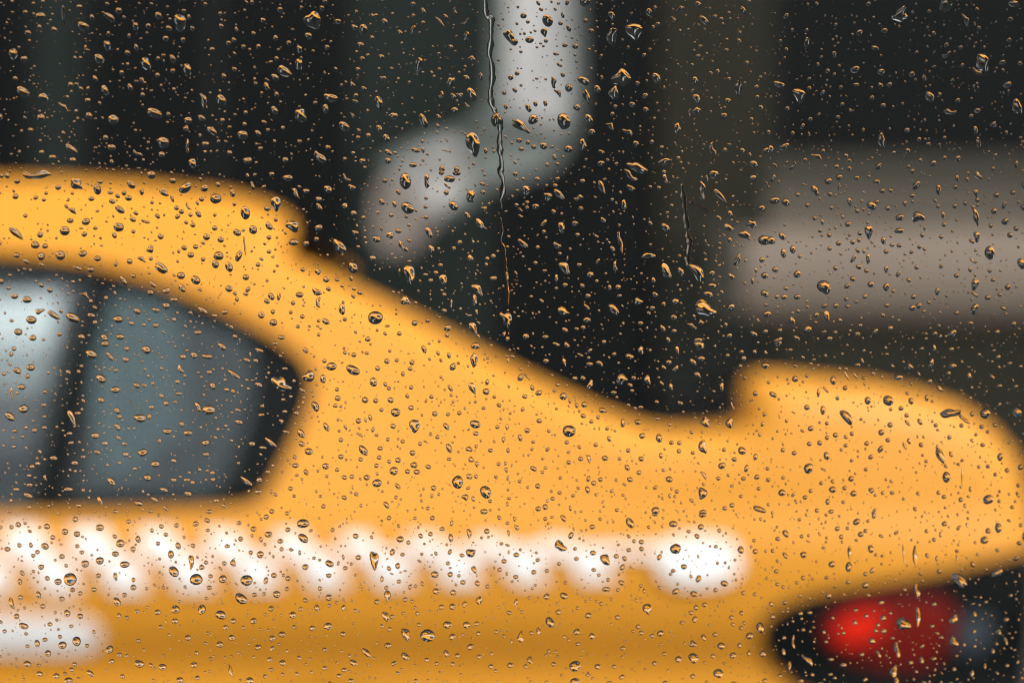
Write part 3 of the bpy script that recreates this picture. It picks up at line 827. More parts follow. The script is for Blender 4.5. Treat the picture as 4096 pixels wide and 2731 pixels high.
DROPS = """
A 0 0
380,155,90,65 590,145,170,30,88,s 770,245,105,75,25 1015,170,125,55,40,T 1095,105,62,60 240,120,45,40 265,310,60,50,20 505,280,62,52,40 370,255,42,45 1655,215,150,110,75,T 1460,150,72,60,40 1250,250,80,45,80,t 1555,265,60,48,20 1365,245,50,45 850,165,55,38,70 735,70,52,45 1525,360,55,52 1685,370,45,45 2100,400,45,42 990,430,105,52,75,t 915,545,100,78,50 800,450,70,30,50,s 1590,545,82,52,60 1175,490,55,45,40 1255,440,60,40,80 130,505,100,68,85,t 230,545,60,50 1350,600,135,70,62,t 1725,655,130,62,78,t 1590,655,48,45 1450,695,46,44 220,850,125,90,45 410,905,95,75,35,T 150,725,50,38,30 590,985,120,38,45,s 655,785,55,52 970,830,90,62,65 880,725,60,42,50 1200,805,68,46,55 1315,745,72,36,40,s 1875,935,160,50,68,s 2035,930,105,85,25,T 810,925,55,45 1425,1040,135,90,20 1045,1100,95,85,10 825,1065,68,58,35 385,1085,72,68 1730,1110,75,62 1855,1085,75,50,30 665,1370,130,60,38 1505,1305,108,100,15 1030,1355,75,60 975,1265,50,48 290,1195,50,45 1955,1205,95,60,45,T 2230,1240,95,82 1890,1325,65,52 1725,1345,140,28,87,s 1270,1410,100,32,35,s 1490,1420,60,52,30 1775,1505,95,58,65,t 2275,1475,82,60,-10 490,1445,65,45 675,1470,60,50 390,1400,50,42,-15 590,1225,45,32,60 120,20,32,28 400,20,34,30 315,40,34,30 990,42,42,30,30 1070,25,24,22 1395,42,36,26,30 1890,45,36,36 2025,130,38,38,50 2315,30,38,42 2265,25,40,26,50 1145,165,40,28,50 1770,265,45,38,50 2035,245,48,40,40 1190,335,46,30,85
B 1024 0
525,195,155,140,45,T 265,660,125,90,40,T 410,1065,130,95,60,T 685,900,122,85,8 985,275,92,75,80 905,255,66,45,20 750,200,60,45,10 1180,210,72,55,70 1085,145,75,35,15,s 1535,115,75,45,70 480,335,68,60 180,355,48,48 300,400,45,45 400,460,75,42,75,t 395,605,115,58,82,t 175,715,78,58,40 100,795,72,48,45,T 960,420,65,58,30 1150,525,55,45,20 975,545,50,48 935,640,46,40 1490,605,155,50,100,t 1320,305,58,40,50 1440,290,100,40,100,t 1690,205,130,22,45,s 1740,160,60,35,50 1825,110,85,25,75,s 1170,725,78,34,35,s 885,780,58,38,45 990,815,52,38,30 915,880,44,42 910,930,55,28,20 1130,950,125,58,65,t 640,1000,80,56,80 170,1015,80,55,55 1260,1065,82,62,10 885,1065,75,24,60,s 1535,1110,135,62,65 810,1160,108,72,35 1130,1185,75,52,60 1195,1270,75,58,65 935,1265,45,40 1030,1245,46,44 590,1445,135,62,35,T 270,1470,55,50 400,1300,45,40 660,1355,50,44 975,1480,62,55 1210,1475,60,55 1440,1515,72,45 1215,1400,78,45,35 1465,1380,82,40,15 1530,1380,52,30,80 1785,755,95,70,-45,T 1930,720,64,45,45 2060,705,75,36,85 1870,880,80,38,38,s 1975,870,128,80,62 1700,870,62,38,-50,s 1810,885,66,38,45 1820,1015,66,56 1675,1075,56,34,45 1935,975,75,28,62,s 1980,545,66,50,20,T 1995,1325,240,105,85,T 2105,1385,52,35,85 1735,1385,85,12,15,s 1705,1550,56,50 1840,1555,52,54 2205,1100,140,84,80,T 2325,345,165,65,60,T 2290,980,52,36,75 2335,715,50,48 2275,855,42,40 1930,345,95,45,90,t 1925,205,80,28,-50,s 220,95,50,48 415,80,46,34,80 605,80,50,42,60 110,1195,40,34 75,1125,55,38,25 20,1225,66,44,40 40,1365,46,38
C 2048 0
665,25,95,80 320,195,115,92,65 290,305,85,50,75,t 100,150,60,52 155,370,80,58 515,265,62,44,60 480,420,50,40,-20 575,430,55,48 440,220,44,38 140,205,38,34 390,90,36,26,50 460,145,55,30,75 500,30,52,34,-70 235,35,52,28,50 15,390,70,64 430,600,60,30,25 400,500,52,30,15,T 375,760,110,45,75,s 415,855,92,35,50,s 650,745,120,70,28 515,810,75,68,75 670,195,44,40 720,290,55,45 910,150,85,50,62,T 915,345,170,85,95,T 1115,290,155,135,60,T 1250,115,72,55,60 1535,90,92,42,-25,s 1700,45,66,52,30 1755,190,105,52,42 1855,160,46,42 2110,105,80,54,68 1480,190,46,38,70 1330,225,46,38 1290,255,42,32,60 1000,720,165,150,20,T 930,855,125,82,-70,T 1320,725,98,70,60,T 1670,745,78,58,80 1690,910,90,55,50,T 2070,820,150,55,85,t 2230,805,55,48 2240,895,46,40 1205,510,40,38 775,820,75,58,50 680,895,142,52,70,t 590,990,66,60,20 470,1115,150,122,75 190,1100,105,72,0,T 145,995,82,48,62 210,955,52,40,80 300,950,56,38,75 80,1165,185,72,32,T 700,1095,85,60,35,T 725,1215,66,60 895,1160,95,42,38,s 1055,1215,115,40,32,s 1215,880,56,48 1095,960,60,48,25 1220,1010,56,48,40 940,980,44,38 915,1050,42,38 1970,930,66,60,20 1935,1065,66,58 2275,990,56,38,42 1510,1180,98,60,75,T 1690,1020,85,55,0,T 1620,1035,80,24,80,s 1720,430,42,34 1700,520,46,34 1960,465,42,34 2075,385,56,44,60 2145,580,48,38 510,1370,75,68 285,1340,72,64 645,1335,112,62,82,T 195,1350,50,44 140,1310,44,40 60,1290,55,44 80,1370,50,38 1130,1320,62,52,30 815,1395,66,34,25 810,1500,66,54 1385,1485,110,68,-25,T 1150,1540,190,80,22,T 1835,1370,132,45,75,s 1945,1380,46,44 2105,1385,56,42,32 2210,1510,88,58,40 2325,1385,80,60 1275,1305,40,38 1365,1355,42,38 20,830,52,38,45 385,1445,56,34,75 410,1505,42,32,30 1880,660,50,36,60 1460,165,20,20 305,380,40,36
D 3072 0
1205,140,135,125,50,T 1620,50,130,105,20,T 2240,40,112,58,10 345,395,90,60,100,T 155,150,55,45,-30 825,305,68,58,-10 1055,285,62,44 910,40,46,38 435,40,46,28,40 1800,190,135,40,65,s 1955,590,190,115,72,T 1905,660,125,34,32,s 1625,505,98,38,-25,s 970,445,78,38,20 595,505,62,40,50,T 785,640,88,66,-15 1025,665,72,60 535,655,46,44 1305,685,60,50 1750,440,46,40 1350,485,36,34 275,880,135,100,65,T 90,775,110,50,15 365,815,46,40 490,855,58,38,-60 1100,780,52,46 795,780,60,34 655,805,42,38 1420,720,64,38,60,T 1470,895,115,70,58,T 1655,1030,135,45,0,s 1905,1015,66,45 2180,780,82,62,-20 2270,985,150,90,62,T 2205,180,52,44 2195,370,50,40 2135,575,62,42 2055,1145,62,48,20,T 750,1015,56,24,10,s 1040,970,56,46,20 940,900,50,42 165,1000,46,40 1725,925,48,44 1030,1290,132,64,82,T 1260,1200,56,52 1370,1280,46,40 1455,1325,48,42 1605,1265,40,34 305,1160,56,38,-70 375,1095,46,36 135,1345,100,58,-25 435,1440,125,34,28,s 55,1525,75,22,45,s 215,1525,92,38,-62,s 325,1470,42,38 615,1530,52,40 730,1550,52,44 1000,1530,75,50,-38 1140,1405,42,38 1265,1385,58,46,20 1380,1475,46,40 1500,1500,64,58 1725,1455,62,58 2260,1510,72,38,95 1275,1530,42,34 1890,1200,72,46,65,T 1915,1310,92,48,80,T 2045,1550,50,38 2300,1265,36,28 15,1370,75,50,70 210,280,34,34 610,230,36,32 100,380,36,32
E 0 683
345,35,250,62,0,s 165,95,52,48 20,45,40,35 540,150,54,48 710,120,115,92,45,T 900,170,95,70,80 925,100,48,38 1395,35,80,68 1210,125,85,58,45 1305,190,66,38,82 1085,230,50,36,40 1185,250,60,52 1035,280,62,42,20 845,255,56,44 1590,90,60,52 1510,200,95,50,35,T 1705,155,122,84,-35 1880,160,66,62 1585,255,66,28,70 1985,255,100,90 2140,205,70,44,82 2255,385,120,84,78 2320,135,76,34,72 150,235,56,50 335,245,46,40,-15 410,265,40,34 430,205,35,30 1105,355,95,56,38 670,365,92,38,35,s 615,325,46,28,60 240,410,40,38 650,455,60,48 795,465,78,62,-20 880,525,42,34 1225,445,62,44,30 1340,465,82,28,22,s 1450,415,54,38,50 1625,340,46,44 1670,375,50,44 1635,420,52,40,-35 1825,395,70,44,55 1730,325,82,22,58,s 600,550,90,84 1095,515,95,80 160,575,165,52,42,t 375,585,56,54 330,680,76,68,-12 420,690,56,45 780,580,50,48 1055,590,60,40,65 1480,600,56,54 1230,555,40,38 1900,605,66,60 2030,630,62,52,30 1975,525,50,46 2180,565,78,58,38 2325,540,85,70,75 560,775,86,84 765,760,78,56,-10 385,785,72,66 160,775,60,48 900,805,60,50 1195,830,52,50 1305,810,92,34,25,s 1385,715,75,55,-65,T 1695,705,56,44,28 1800,695,50,44 1755,770,60,54 2010,780,90,78 2195,780,105,54,-68 2250,690,165,18,87,s 1980,855,78,62,75 2105,880,95,64,72 1485,890,150,68,38,T 1665,960,76,64 1800,1000,92,72,42 720,890,92,38,20 840,905,70,54 1140,1005,98,48,55 1405,1040,80,42,42 1530,1100,72,52,-28 1675,1075,84,52,52 2105,1080,66,60 2260,975,60,54 2280,1085,54,38,-50 2260,1125,50,38 250,830,60,44,35 390,860,60,34,30 140,1145,66,54 255,1180,80,62 465,1090,56,44,30 295,1365,92,74 375,1285,70,50,-45,T 500,1320,125,52,35 175,1475,72,64 675,1345,128,80,28 845,1325,72,48,15 790,1140,84,38,32,s 980,1165,42,40 1090,1360,92,72 1265,1285,72,52,30 1435,1275,70,44,10 1530,1235,66,58 1385,1115,60,48 1600,1180,66,44 1865,1280,98,48,32 2065,1295,60,44,-20 310,1530,62,54 755,1520,64,50,20 965,1530,75,56,60 1110,1520,80,54 1435,1415,56,42 1820,1480,66,42 15,1010,60,50 555,1495,46,40 1400,290,36,32 1815,295,44,26,60 2155,305,36,36 1975,405,34,34
F 1024 683
290,65,92,62 660,170,80,62,42 880,150,70,50,25 145,30,50,44 460,185,60,44 830,65,102,26,42,s 365,205,112,38,68,T 185,305,142,74,85,t 575,260,62,48,20 580,330,78,42,52 105,345,56,50 120,505,82,55,55 340,510,125,90,40,T 575,520,72,58,-20 815,325,60,50,60,T 895,390,60,50 1370,95,152,100,86 1565,95,132,44,90,s 1775,75,105,62 1755,140,78,24,32,s 1180,90,50,44 1305,195,54,38,52 1700,15,52,48 1840,20,76,52 1390,340,125,96,35 1155,285,62,48,52 1270,305,62,38,75,T 1745,200,50,45 1810,320,100,72,52 1970,235,128,72,85,T 2075,120,52,36,20 2080,195,46,38 1940,410,78,40,58 2090,350,56,48,70,T 1240,405,46,38 1560,250,36,34 1555,330,40,36 1560,425,46,36 1380,420,36,28 1305,550,56,48 1230,590,72,56,30,T 1585,565,105,56,62 1150,530,42,28,70 2060,495,128,56,35,T 1105,625,78,58,28 1345,695,125,44,50,s 1610,720,72,52,52,T 345,655,88,58 460,665,60,54 770,690,145,80,42,T 555,625,52,44 910,565,62,44,15 1070,800,60,52 890,885,110,84,68 1410,960,205,82,76,t 570,925,64,48,78,t 645,995,62,52 745,995,50,34 1720,1000,108,58,75,t 1555,950,45,30 1965,800,66,48,30,T 2120,805,42,38 2175,985,66,54 2030,1090,135,66,48,T 2005,1185,112,44,85 1370,1190,92,72,30,T 955,1115,52,44 900,1080,40,34 430,905,46,38 20,860,44,40 120,740,42,40 120,610,46,44 560,1110,92,55,15,T 573,1200,112,38,88,s 140,1150,74,52,55 210,1150,76,34,97 400,1135,72,54 100,1195,58,42,30 340,1210,42,40 790,1270,98,58,82,T 1095,1345,134,122 50,1320,62,60 160,1390,68,64 640,1380,76,48,30 425,1335,42,40 320,1295,36,34 235,1525,66,42 1025,1540,56,44 385,1425,42,34 815,1360,42,36 1455,1395,56,50 1575,1370,46,40 1755,1440,68,58 1725,1280,52,38,20 1315,1490,46,40 1205,1420,50,24 1995,1445,132,50,62,t 2295,1360,150,90,72,T 2300,970,92,34,85 1790,1215,85,18,88,s 1950,1320,66,20,20,s 2040,1390,42,20,40 1185,1490,42,30,30
G 2048 683
225,75,50,44 125,185,100,52,90,t 320,235,82,64,82,T 430,215,105,58,55,T 210,325,66,54 605,250,92,44,-10,s 640,95,50,44 820,155,132,44,62,t 1085,155,90,42,30 1400,75,78,44,65,T 1340,155,42,38 1080,40,155,42,35,s 1840,30,100,78 1735,180,165,60,82,s 1780,70,66,24,80 1900,225,165,42,45,T 2200,65,66,58 1990,395,74,52,70 2190,490,98,78,28,T 2280,345,70,64 2130,590,130,70,22,T 2305,635,115,90 1980,520,105,55,22,T 1890,430,62,32,42 1990,635,54,42,65 1020,315,98,48,80,T 450,525,112,50,78,t 285,480,84,38,-52 570,480,60,50 625,345,46,44 830,450,62,38,45 1400,515,95,58,42 70,355,60,20,25,s 75,415,52,24,30 95,665,115,48,40 410,685,84,48,32,T 230,700,42,40 595,585,46,40 985,650,195,38,80,s 915,715,64,42,60 1245,775,118,56,0,T 770,600,46,24,30 480,890,128,72,52,T 940,880,112,34,90,s 780,830,62,28,-60 400,985,76,34,90 480,1045,52,46 710,950,66,58 610,860,48,40 1410,920,145,76,48,T 1540,925,92,54,68 1690,930,205,86,60,T 1825,940,62,48,-20,T 2060,810,130,42,-66,t 2005,965,74,46,32 2200,1010,60,30,87 2310,960,72,58 2285,815,52,48 1830,1050,76,44,15 1790,1130,92,62,20 1490,1195,68,58 1305,1130,62,42,30 1290,1000,54,38,70 1155,1195,78,60,20,T 930,1270,125,66,48,T 690,1145,52,48 680,1245,74,32,45 465,1285,115,66,30,T 680,1365,72,56 965,1065,56,50 1765,1260,172,148,35,T 2000,1250,78,62,-52 2310,1125,84,62,35 2330,1310,76,60 1915,1110,46,34,60 1280,1255,52,42 1475,1340,62,48,20 1645,1420,98,34,30,s 1730,1385,54,38,40,T 1375,1440,78,42,55 1480,1465,48,42 1170,1395,52,42 480,1455,64,42,35 120,1515,66,58 300,1520,60,38 1425,1545,60,38,60 1700,1550,80,50 2210,1490,78,42,35 2315,1470,52,44 1985,1510,56,44,80,T 2250,1370,52,20,40,s 265,1190,50,32,50 170,1150,36,28 400,1075,36,30
H 3072 683
35,70,72,38,-65 420,180,108,62,58 540,95,72,56,-10 640,60,66,52 800,65,52,44 640,150,66,24,95 980,100,76,44,8 1345,135,94,62,-48 1550,175,96,50,82 1720,70,62,38,75 1705,150,46,42 1310,230,52,38 1035,185,54,46 1110,180,52,34,30 555,215,48,42 260,220,46,38 45,270,102,64,-5 150,290,82,62,42 735,290,82,34,80,t 935,320,98,76,38 985,285,42,34 1085,345,48,42 1195,430,82,62,-15 1365,425,118,92,0,T 1590,405,62,38,80 415,435,42,38 485,470,52,34,70 720,490,56,48 910,565,136,64,86,t 1190,550,92,54 805,370,46,42 350,315,46,38 570,340,40,34 120,600,80,56,45 15,640,86,70 215,720,74,56,85 130,755,86,54,82 635,665,56,44 830,575,46,38 1045,640,68,48,78 905,805,98,40,88 770,805,78,38,-55 810,730,54,38,48 1070,740,52,44 1190,685,52,38 820,880,62,42,25 890,915,46,42 500,1065,148,112,38 255,945,78,62,-48 55,905,62,52 1070,905,72,34,86,t 1180,945,62,40,-60 765,990,58,46,30 930,1040,66,58 1070,1065,78,58,-75 715,1055,68,42,-25 135,1155,60,48 255,1155,62,50 610,1235,52,46 715,1240,46,38 705,1175,46,40 875,1150,48,42 1075,1230,52,38 1310,1255,66,58 1370,1235,58,46,-42 1320,1155,50,44 1350,885,46,40 1575,875,42,38 1715,960,52,44 1540,1105,72,44,-80 2020,750,132,96,88 2310,850,112,74,62 1600,495,42,40 1575,605,46,38 1400,590,46,40 1700,325,48,42 1545,325,42,34 2060,370,58,54 2080,225,62,48 2230,200,56,42 2150,315,72,38,-70 2160,465,74,60,-22 2340,135,80,60,85 2335,335,76,68 2260,530,52,44 2205,590,56,50 2185,1065,62,56 2000,1160,60,44 2110,1135,46,34 1880,1265,112,66,-72 1880,1130,78,32,35 1880,1040,112,68,100,T 1855,645,66,34,30 1895,430,142,58,72,T 1900,605,98,56,80,T 1890,205,84,42,65,T 1915,45,95,48,42,T 1905,270,46,38 1870,825,88,26,25,s 1840,905,50,34,80 2020,915,46,38 2140,1255,72,34,30 2050,1000,46,34 430,1320,52,48 525,1330,112,48,68,t 210,1370,78,46,58 350,1450,82,72 250,1530,74,38,35 550,1535,56,48 80,1550,82,48,-20 805,1495,56,48 970,1470,64,42,-50 1105,1440,56,48 1675,1490,94,62,-42 1515,1490,52,42 2085,1475,56,48 2235,1400,58,52 830,1415,46,34 1840,1395,62,42,15 95,1460,46,40 500,1475,52,32,-25 1715,1300,42,38
I 0 1366
845,110,108,78,25 970,15,66,60 1015,130,94,42,52 1160,160,62,48,15 1350,70,82,72,28 290,230,80,62,-12 165,260,78,56,32 205,410,72,54 635,275,54,40,42 935,335,95,72,34 1065,435,86,60 1260,395,66,48,18 1330,395,48,32,20 935,530,62,52,25 225,610,85,78 100,680,100,66,42 115,455,76,24,86 670,700,172,42,66,t 720,650,56,38 1080,625,62,54,60 1085,775,74,48,52 1290,695,106,74 1395,595,48,38 1530,560,50,46 1685,135,56,48 1785,120,64,56,35 1905,130,96,50,5 2040,40,90,56,38 2270,165,68,42,25 1660,250,64,46,40,T 1925,275,52,44 1955,400,64,56,80 2150,295,130,44,35 2085,435,48,42 1645,470,60,34 1820,590,98,48,66 1920,620,112,88 1540,815,82,54 1730,830,80,50 1890,920,68,56,-25 2195,730,72,48,15 2185,620,56,28,20 880,855,72,58 645,835,50,34 660,920,52,34,-10 970,925,52,42 900,1005,58,46,20 1095,875,52,32,42 1160,1025,52,44 1315,1010,92,68,-15 1430,1115,82,62 1600,1085,54,42,20 1895,1025,56,38 500,1060,66,48,10 695,1105,62,48 770,1050,46,34 1030,1275,92,56,52 1360,1240,72,62,22 635,1345,76,48 1510,1350,72,42,22 1730,1385,66,52,20 1425,1440,68,42,42 1280,1475,78,46,15 925,1450,88,34,66,T 1600,1260,52,44 1720,1260,56,38 2265,1270,130,48,40 1955,1195,48,42 2315,930,60,44 410,575,46,38 415,680,40,34 325,805,46,42 415,780,42,38 420,455,40,34 215,865,40,30 135,955,42,34 355,1110,46,38 280,1305,50,40 265,1400,82,48,25 160,1345,56,40 275,1220,44,38 730,1495,46,34 275,1510,40,34 1065,1550,56,30 1385,1545,56,34,15 1525,1520,70,32,42 1925,1550,60,34 1990,1450,48,42 135,60,44,40 110,110,42,38
J 1024 1366
30,75,80,42,20 25,390,72,48,30 230,385,178,115,28,T 485,315,110,95,60,T 615,335,82,54,85 693,222,96,74,-15 890,255,132,82,25 1078,365,86,68,75 1200,175,52,50 1117,240,50,46 1290,165,38,36 1430,185,52,46 1540,65,78,42,62 1770,120,56,38,78 1805,225,74,56,-60 1670,100,46,34,50 1695,165,42,28,50 628,173,42,40 750,513,56,50 1000,530,62,58 1235,530,62,52,32 545,588,98,62,66 728,582,50,34 1280,642,90,76 1150,620,42,36 1422,600,52,48 1640,655,52,50 1760,660,42,34 1865,648,46,40 2110,452,66,60 1985,420,130,50,65,T 2000,165,150,54,82,T 2015,35,78,62,10,T 2120,365,58,38,-70 1780,420,78,32,55 1608,500,42,38 1560,535,46,24,-70 645,775,90,46,60 940,720,52,50 1005,715,42,24,70 1048,690,62,34,72 820,780,66,20,60,s 1258,768,52,50 1455,770,132,84,90,t 1745,772,78,44,52 2010,750,102,74,10 2015,835,58,40,10,T 415,835,95,56,56 420,930,62,48,32 485,1000,76,64,10 950,848,78,22,38,s 1665,868,42,40 1075,800,52,30,-70 1105,850,40,30 985,990,115,62,50 1140,972,52,38 1345,908,42,38 1210,890,40,36 1505,930,40,38 1770,970,98,48,66 1435,1013,56,48 1303,1080,56,50 1130,1055,46,40 1105,1130,44,40 1265,1178,82,76 1390,1183,50,45 1448,1125,72,54 1475,1188,62,48 1580,1142,56,40,15 780,1048,52,44 640,1135,66,60 460,1190,62,40,60 362,1128,66,44 745,1168,42,36 812,1237,52,40,15 880,1230,44,42 1015,1238,56,52 1110,1290,88,74 1300,1318,70,36,50 1628,1335,52,50 1850,1280,126,98,88 2105,1372,126,96,65 2225,1115,40,36 2185,500,36,34 2213,777,42,38 920,1390,48,36,22 810,1422,54,40,32 1195,1490,80,42,52 1285,1420,36,34 620,1502,44,40 590,1410,36,28 1575,1520,38,36 2090,1550,72,50 2145,1455,40,34 1920,1420,64,56,40,T 350,1408,34,32 650,1228,36,30 1955,980,62,48,30,T 1975,1075,58,48,40,T 1955,1230,62,50,80,T 2150,990,46,38 30,1260,54,50 20,1370,62,42 265,242,52,32 50,665,56,32 265,635,46,34 110,1187,42,38 135,915,130,44,40 65,965,66,34,10 275,820,60,28,15 250,525,40,30 455,75,62,40,40 175,12,50,30 425,440,58,32,35
K 2048 1366
400,18,72,34,20 497,25,64,42,55 710,75,48,32,-40 1175,75,70,52,60,T 930,108,46,38 1070,130,82,58,22 620,115,62,24,25 305,172,52,48 475,185,82,30,75,t 705,200,66,44 800,195,64,46,35,T 1510,75,82,28,75,t 1710,25,110,78,35,T 1655,180,90,36,48,T 1730,150,64,54,0,T 1430,182,56,44 1495,240,64,42,-45,T 1385,230,54,32,42 1695,300,74,42,35,T 1000,340,106,94,0,T 1237,345,90,52,62,T 710,385,90,48,-66,T 1075,390,54,36,32 1365,375,54,28,52 1450,408,68,36,72,T 570,330,52,40 925,460,56,42 1095,443,42,34 1535,555,62,36,20 72,325,68,52,-70 125,310,102,20,45,s 180,418,56,36,70 240,465,68,48,-20 112,497,52,40 465,497,70,68 412,388,46,36 657,572,56,54 587,580,54,32,60 825,625,78,48,15 648,675,56,40,15 722,728,42,36 783,687,38,36 1010,740,86,42,86 1148,733,66,50,10 1173,595,52,32 1325,700,60,30 1770,735,105,78,70,T 1990,745,98,66,82,T 1915,410,88,38,85,T 2315,215,78,58,15 2225,470,50,48 2127,328,46,32 2015,590,82,18,76,s 245,720,56,44 518,812,126,108 135,808,52,50 332,812,36,34 867,790,42,36 795,787,38,18,86 70,875,68,40,76 190,912,38,32 497,917,44,38 885,885,58,36,62 1188,857,58,54 1343,880,84,60,70 1455,920,46,40 1527,922,46,42 762,940,44,38 1745,960,130,74,78,T 1525,997,46,42 1060,990,44,42 1652,1013,42,34 1642,825,42,36 2102,993,84,68,35 1937,985,42,38 2032,1073,56,42 2225,1050,62,42,-80 1918,1130,72,62 2142,1155,72,40,-76 847,1062,60,50 980,1067,38,34 1178,1068,56,46,20 1360,1038,58,38,80 700,1070,82,34,80,t 515,1100,44,42 320,982,50,32,-40 512,1005,36,28 193,1158,66,44,32 302,1150,36,32 1050,1147,64,44,56 1157,1193,46,44 695,1250,58,36,-72 805,1257,46,42 1075,1257,56,46,18 1435,1255,68,56,12 1755,1220,94,32,62,T 1885,1247,42,38 2240,1235,56,48 2335,1157,40,36 232,1317,50,48 437,1242,34,32 687,1350,70,44,76 1308,1330,50,34,-35 910,1362,46,30,-32 1738,1385,112,80,86,T 1505,1367,44,38 2010,1315,36,30 2255,1340,42,38 2115,1248,48,38 237,1525,56,48 300,1508,56,50,76 530,1520,54,28,76 555,1405,40,32 430,1378,46,32 1310,1540,78,70 2265,1530,135,52,20,T 2010,1493,52,44 1945,1520,48,42 2092,1410,40,32 1745,1555,72,45 957,1537,42,34 1640,1450,54,28,38 1440,1407,46,26,86
L 3072 1366
80,10,70,50 190,70,46,30 307,138,42,24,42 408,160,36,28 235,217,50,34,20 852,168,58,24,60 807,208,56,36 947,287,52,38,15 1510,55,78,34,85 1482,195,98,48,-78 1665,65,56,44 1680,220,76,64,15 1292,222,74,42,46 1182,322,86,58 1075,110,42,28 1130,218,48,24,46 238,338,62,58 585,352,78,60,78 710,310,98,28,60,T 787,305,74,26,56 695,420,50,44 867,330,46,30 1465,360,62,50,-22 1560,425,86,46,48 1370,290,48,20,62 2095,135,48,44 2105,400,62,40 2200,193,52,36 2300,222,46,34 2042,315,64,28,42 1830,310,74,42,70,T 2257,405,44,38 35,480,86,44,32 518,435,78,26,46 450,463,82,32,92 625,512,42,40 345,597,58,50 345,310,38,34 490,622,86,48,86 902,535,78,62,82 1090,535,108,92,32 1298,540,68,48,60 1443,512,62,40,82 1207,605,52,44 1112,615,36,34 1258,670,48,42 710,690,165,78,50,T 1660,650,200,78,-8,T 1785,705,150,34,42,s 1975,655,106,94,-10 2270,640,100,76,42 1380,728,70,42,52 1107,757,56,50 1525,760,44,40 1760,762,46,40 1945,775,50,42 2065,760,44,40 2000,822,38,32 380,790,58,52 528,742,40,38 607,850,54,48 530,873,46,42 757,837,44,40 1027,825,62,58 1087,895,50,42 1280,905,62,36,72 1265,738,80,28,46 1240,950,80,26,60 893,927,50,42 1020,978,78,48,-56 367,930,50,42 2340,840,65,52 1955,940,50,40 2115,1050,78,58,-76 2340,1010,62,52 1570,1045,172,58,64,t 1665,1025,60,36,60 930,1050,58,44,-42 525,1040,78,56,72 125,988,44,42 700,945,42,38 660,985,36,32 360,1155,102,86,-60 495,1165,62,22,25 755,1083,40,30 885,1165,40,38 1622,1235,106,78,86 1767,1230,172,20,86,s 2300,1145,62,50,-20 2178,1172,48,44 2070,1210,42,38 2003,1135,44,40 1920,1140,38,34 750,1250,60,52 475,1290,40,38 580,1350,72,62 690,1335,44,42 772,1385,64,58 935,1360,58,48,82,t 1040,1380,40,38 115,1378,70,64 220,1395,54,30,-56 327,1420,50,42 380,1360,42,38 535,1460,60,42,-80 245,1460,50,26,52 677,1463,40,32 2005,1440,106,90,-15 1755,1440,50,46 1600,1415,48,40 2105,1455,42,34 2275,1395,64,30,56 2280,1310,42,40 437,1540,46,40 567,1550,56,40 960,1545,68,28,-46 2225,1510,42,38 1437,1090,40,32 127,1240,40,34
M 0 2048
650,603,118,118 540,625,66,60 788,460,70,66 922,432,72,68 1150,467,90,60 1065,370,66,50 1110,275,76,72 1273,237,68,44,76 1228,330,62,38,80,t 420,300,72,58,32 385,490,52,50 603,168,58,56 713,188,60,52 490,220,46,44 437,120,56,52 175,103,50,50 922,130,76,60 75,327,56,44 185,292,44,42 290,290,54,34,76 350,353,46,40 312,385,42,38 575,395,50,46 210,545,54,38,52 190,625,56,40,80 757,355,44,38 715,300,42,38 910,570,46,45 1230,677,56,54 1600,532,108,82,46 1573,375,76,54,86 1640,297,68,46,72 1760,445,122,50,86,T 1805,605,118,104 2050,603,76,72 2267,612,112,100,-5 2145,455,68,48,70,T 2090,300,52,38 2063,457,42,40 1065,580,72,38,66,T 1080,808,90,58,60 360,748,72,46,76 195,770,50,46 573,782,54,46 400,850,50,46 622,915,68,58,82 743,940,54,50 160,942,52,50 115,825,118,42,72,T 868,697,48,42 672,700,48,44 742,730,42,40 225,1030,90,56,15 465,1015,48,40 660,1032,44,34 710,1170,90,76,82 580,1205,76,70 348,1190,72,46,82 447,1280,62,56 420,1155,46,42 50,1078,40,38 805,1210,40,36 1010,1245,80,64,-52 260,1215,38,35 1615,880,82,74 1855,880,92,70,-76 2218,780,124,86,38 2030,930,108,78,22 1610,985,60,52 1450,905,56,52 1265,900,46,42 1098,937,52,40,80 1170,955,42,38 2145,985,56,50 2330,985,64,58 1730,1138,54,52 2022,1200,66,60 2130,1138,62,54 2075,1045,54,48 1283,1375,90,70,15 1497,1405,76,60,12 1785,1388,62,56 635,1530,80,60 370,1468,64,50,22 260,1378,74,56,22 523,1488,60,54 835,1465,84,44,40 1655,1525,64,58 2295,1530,72,64 1815,1505,46,44 690,1380,44,40 1100,1295,48,46 1030,1355,54,44,-42 1800,95,54,50,-22 1905,65,58,40,32 1625,110,44,40 1910,155,40,32 2198,88,46,40 2330,143,52,48 2213,233,48,46 1185,75,40,38 1527,195,44,38 1455,275,42,40 2120,1440,112,34,70,T 1925,680,48,42 2340,745,50,40 1480,1040,44,40 1895,450,40,38
N 1024 2048
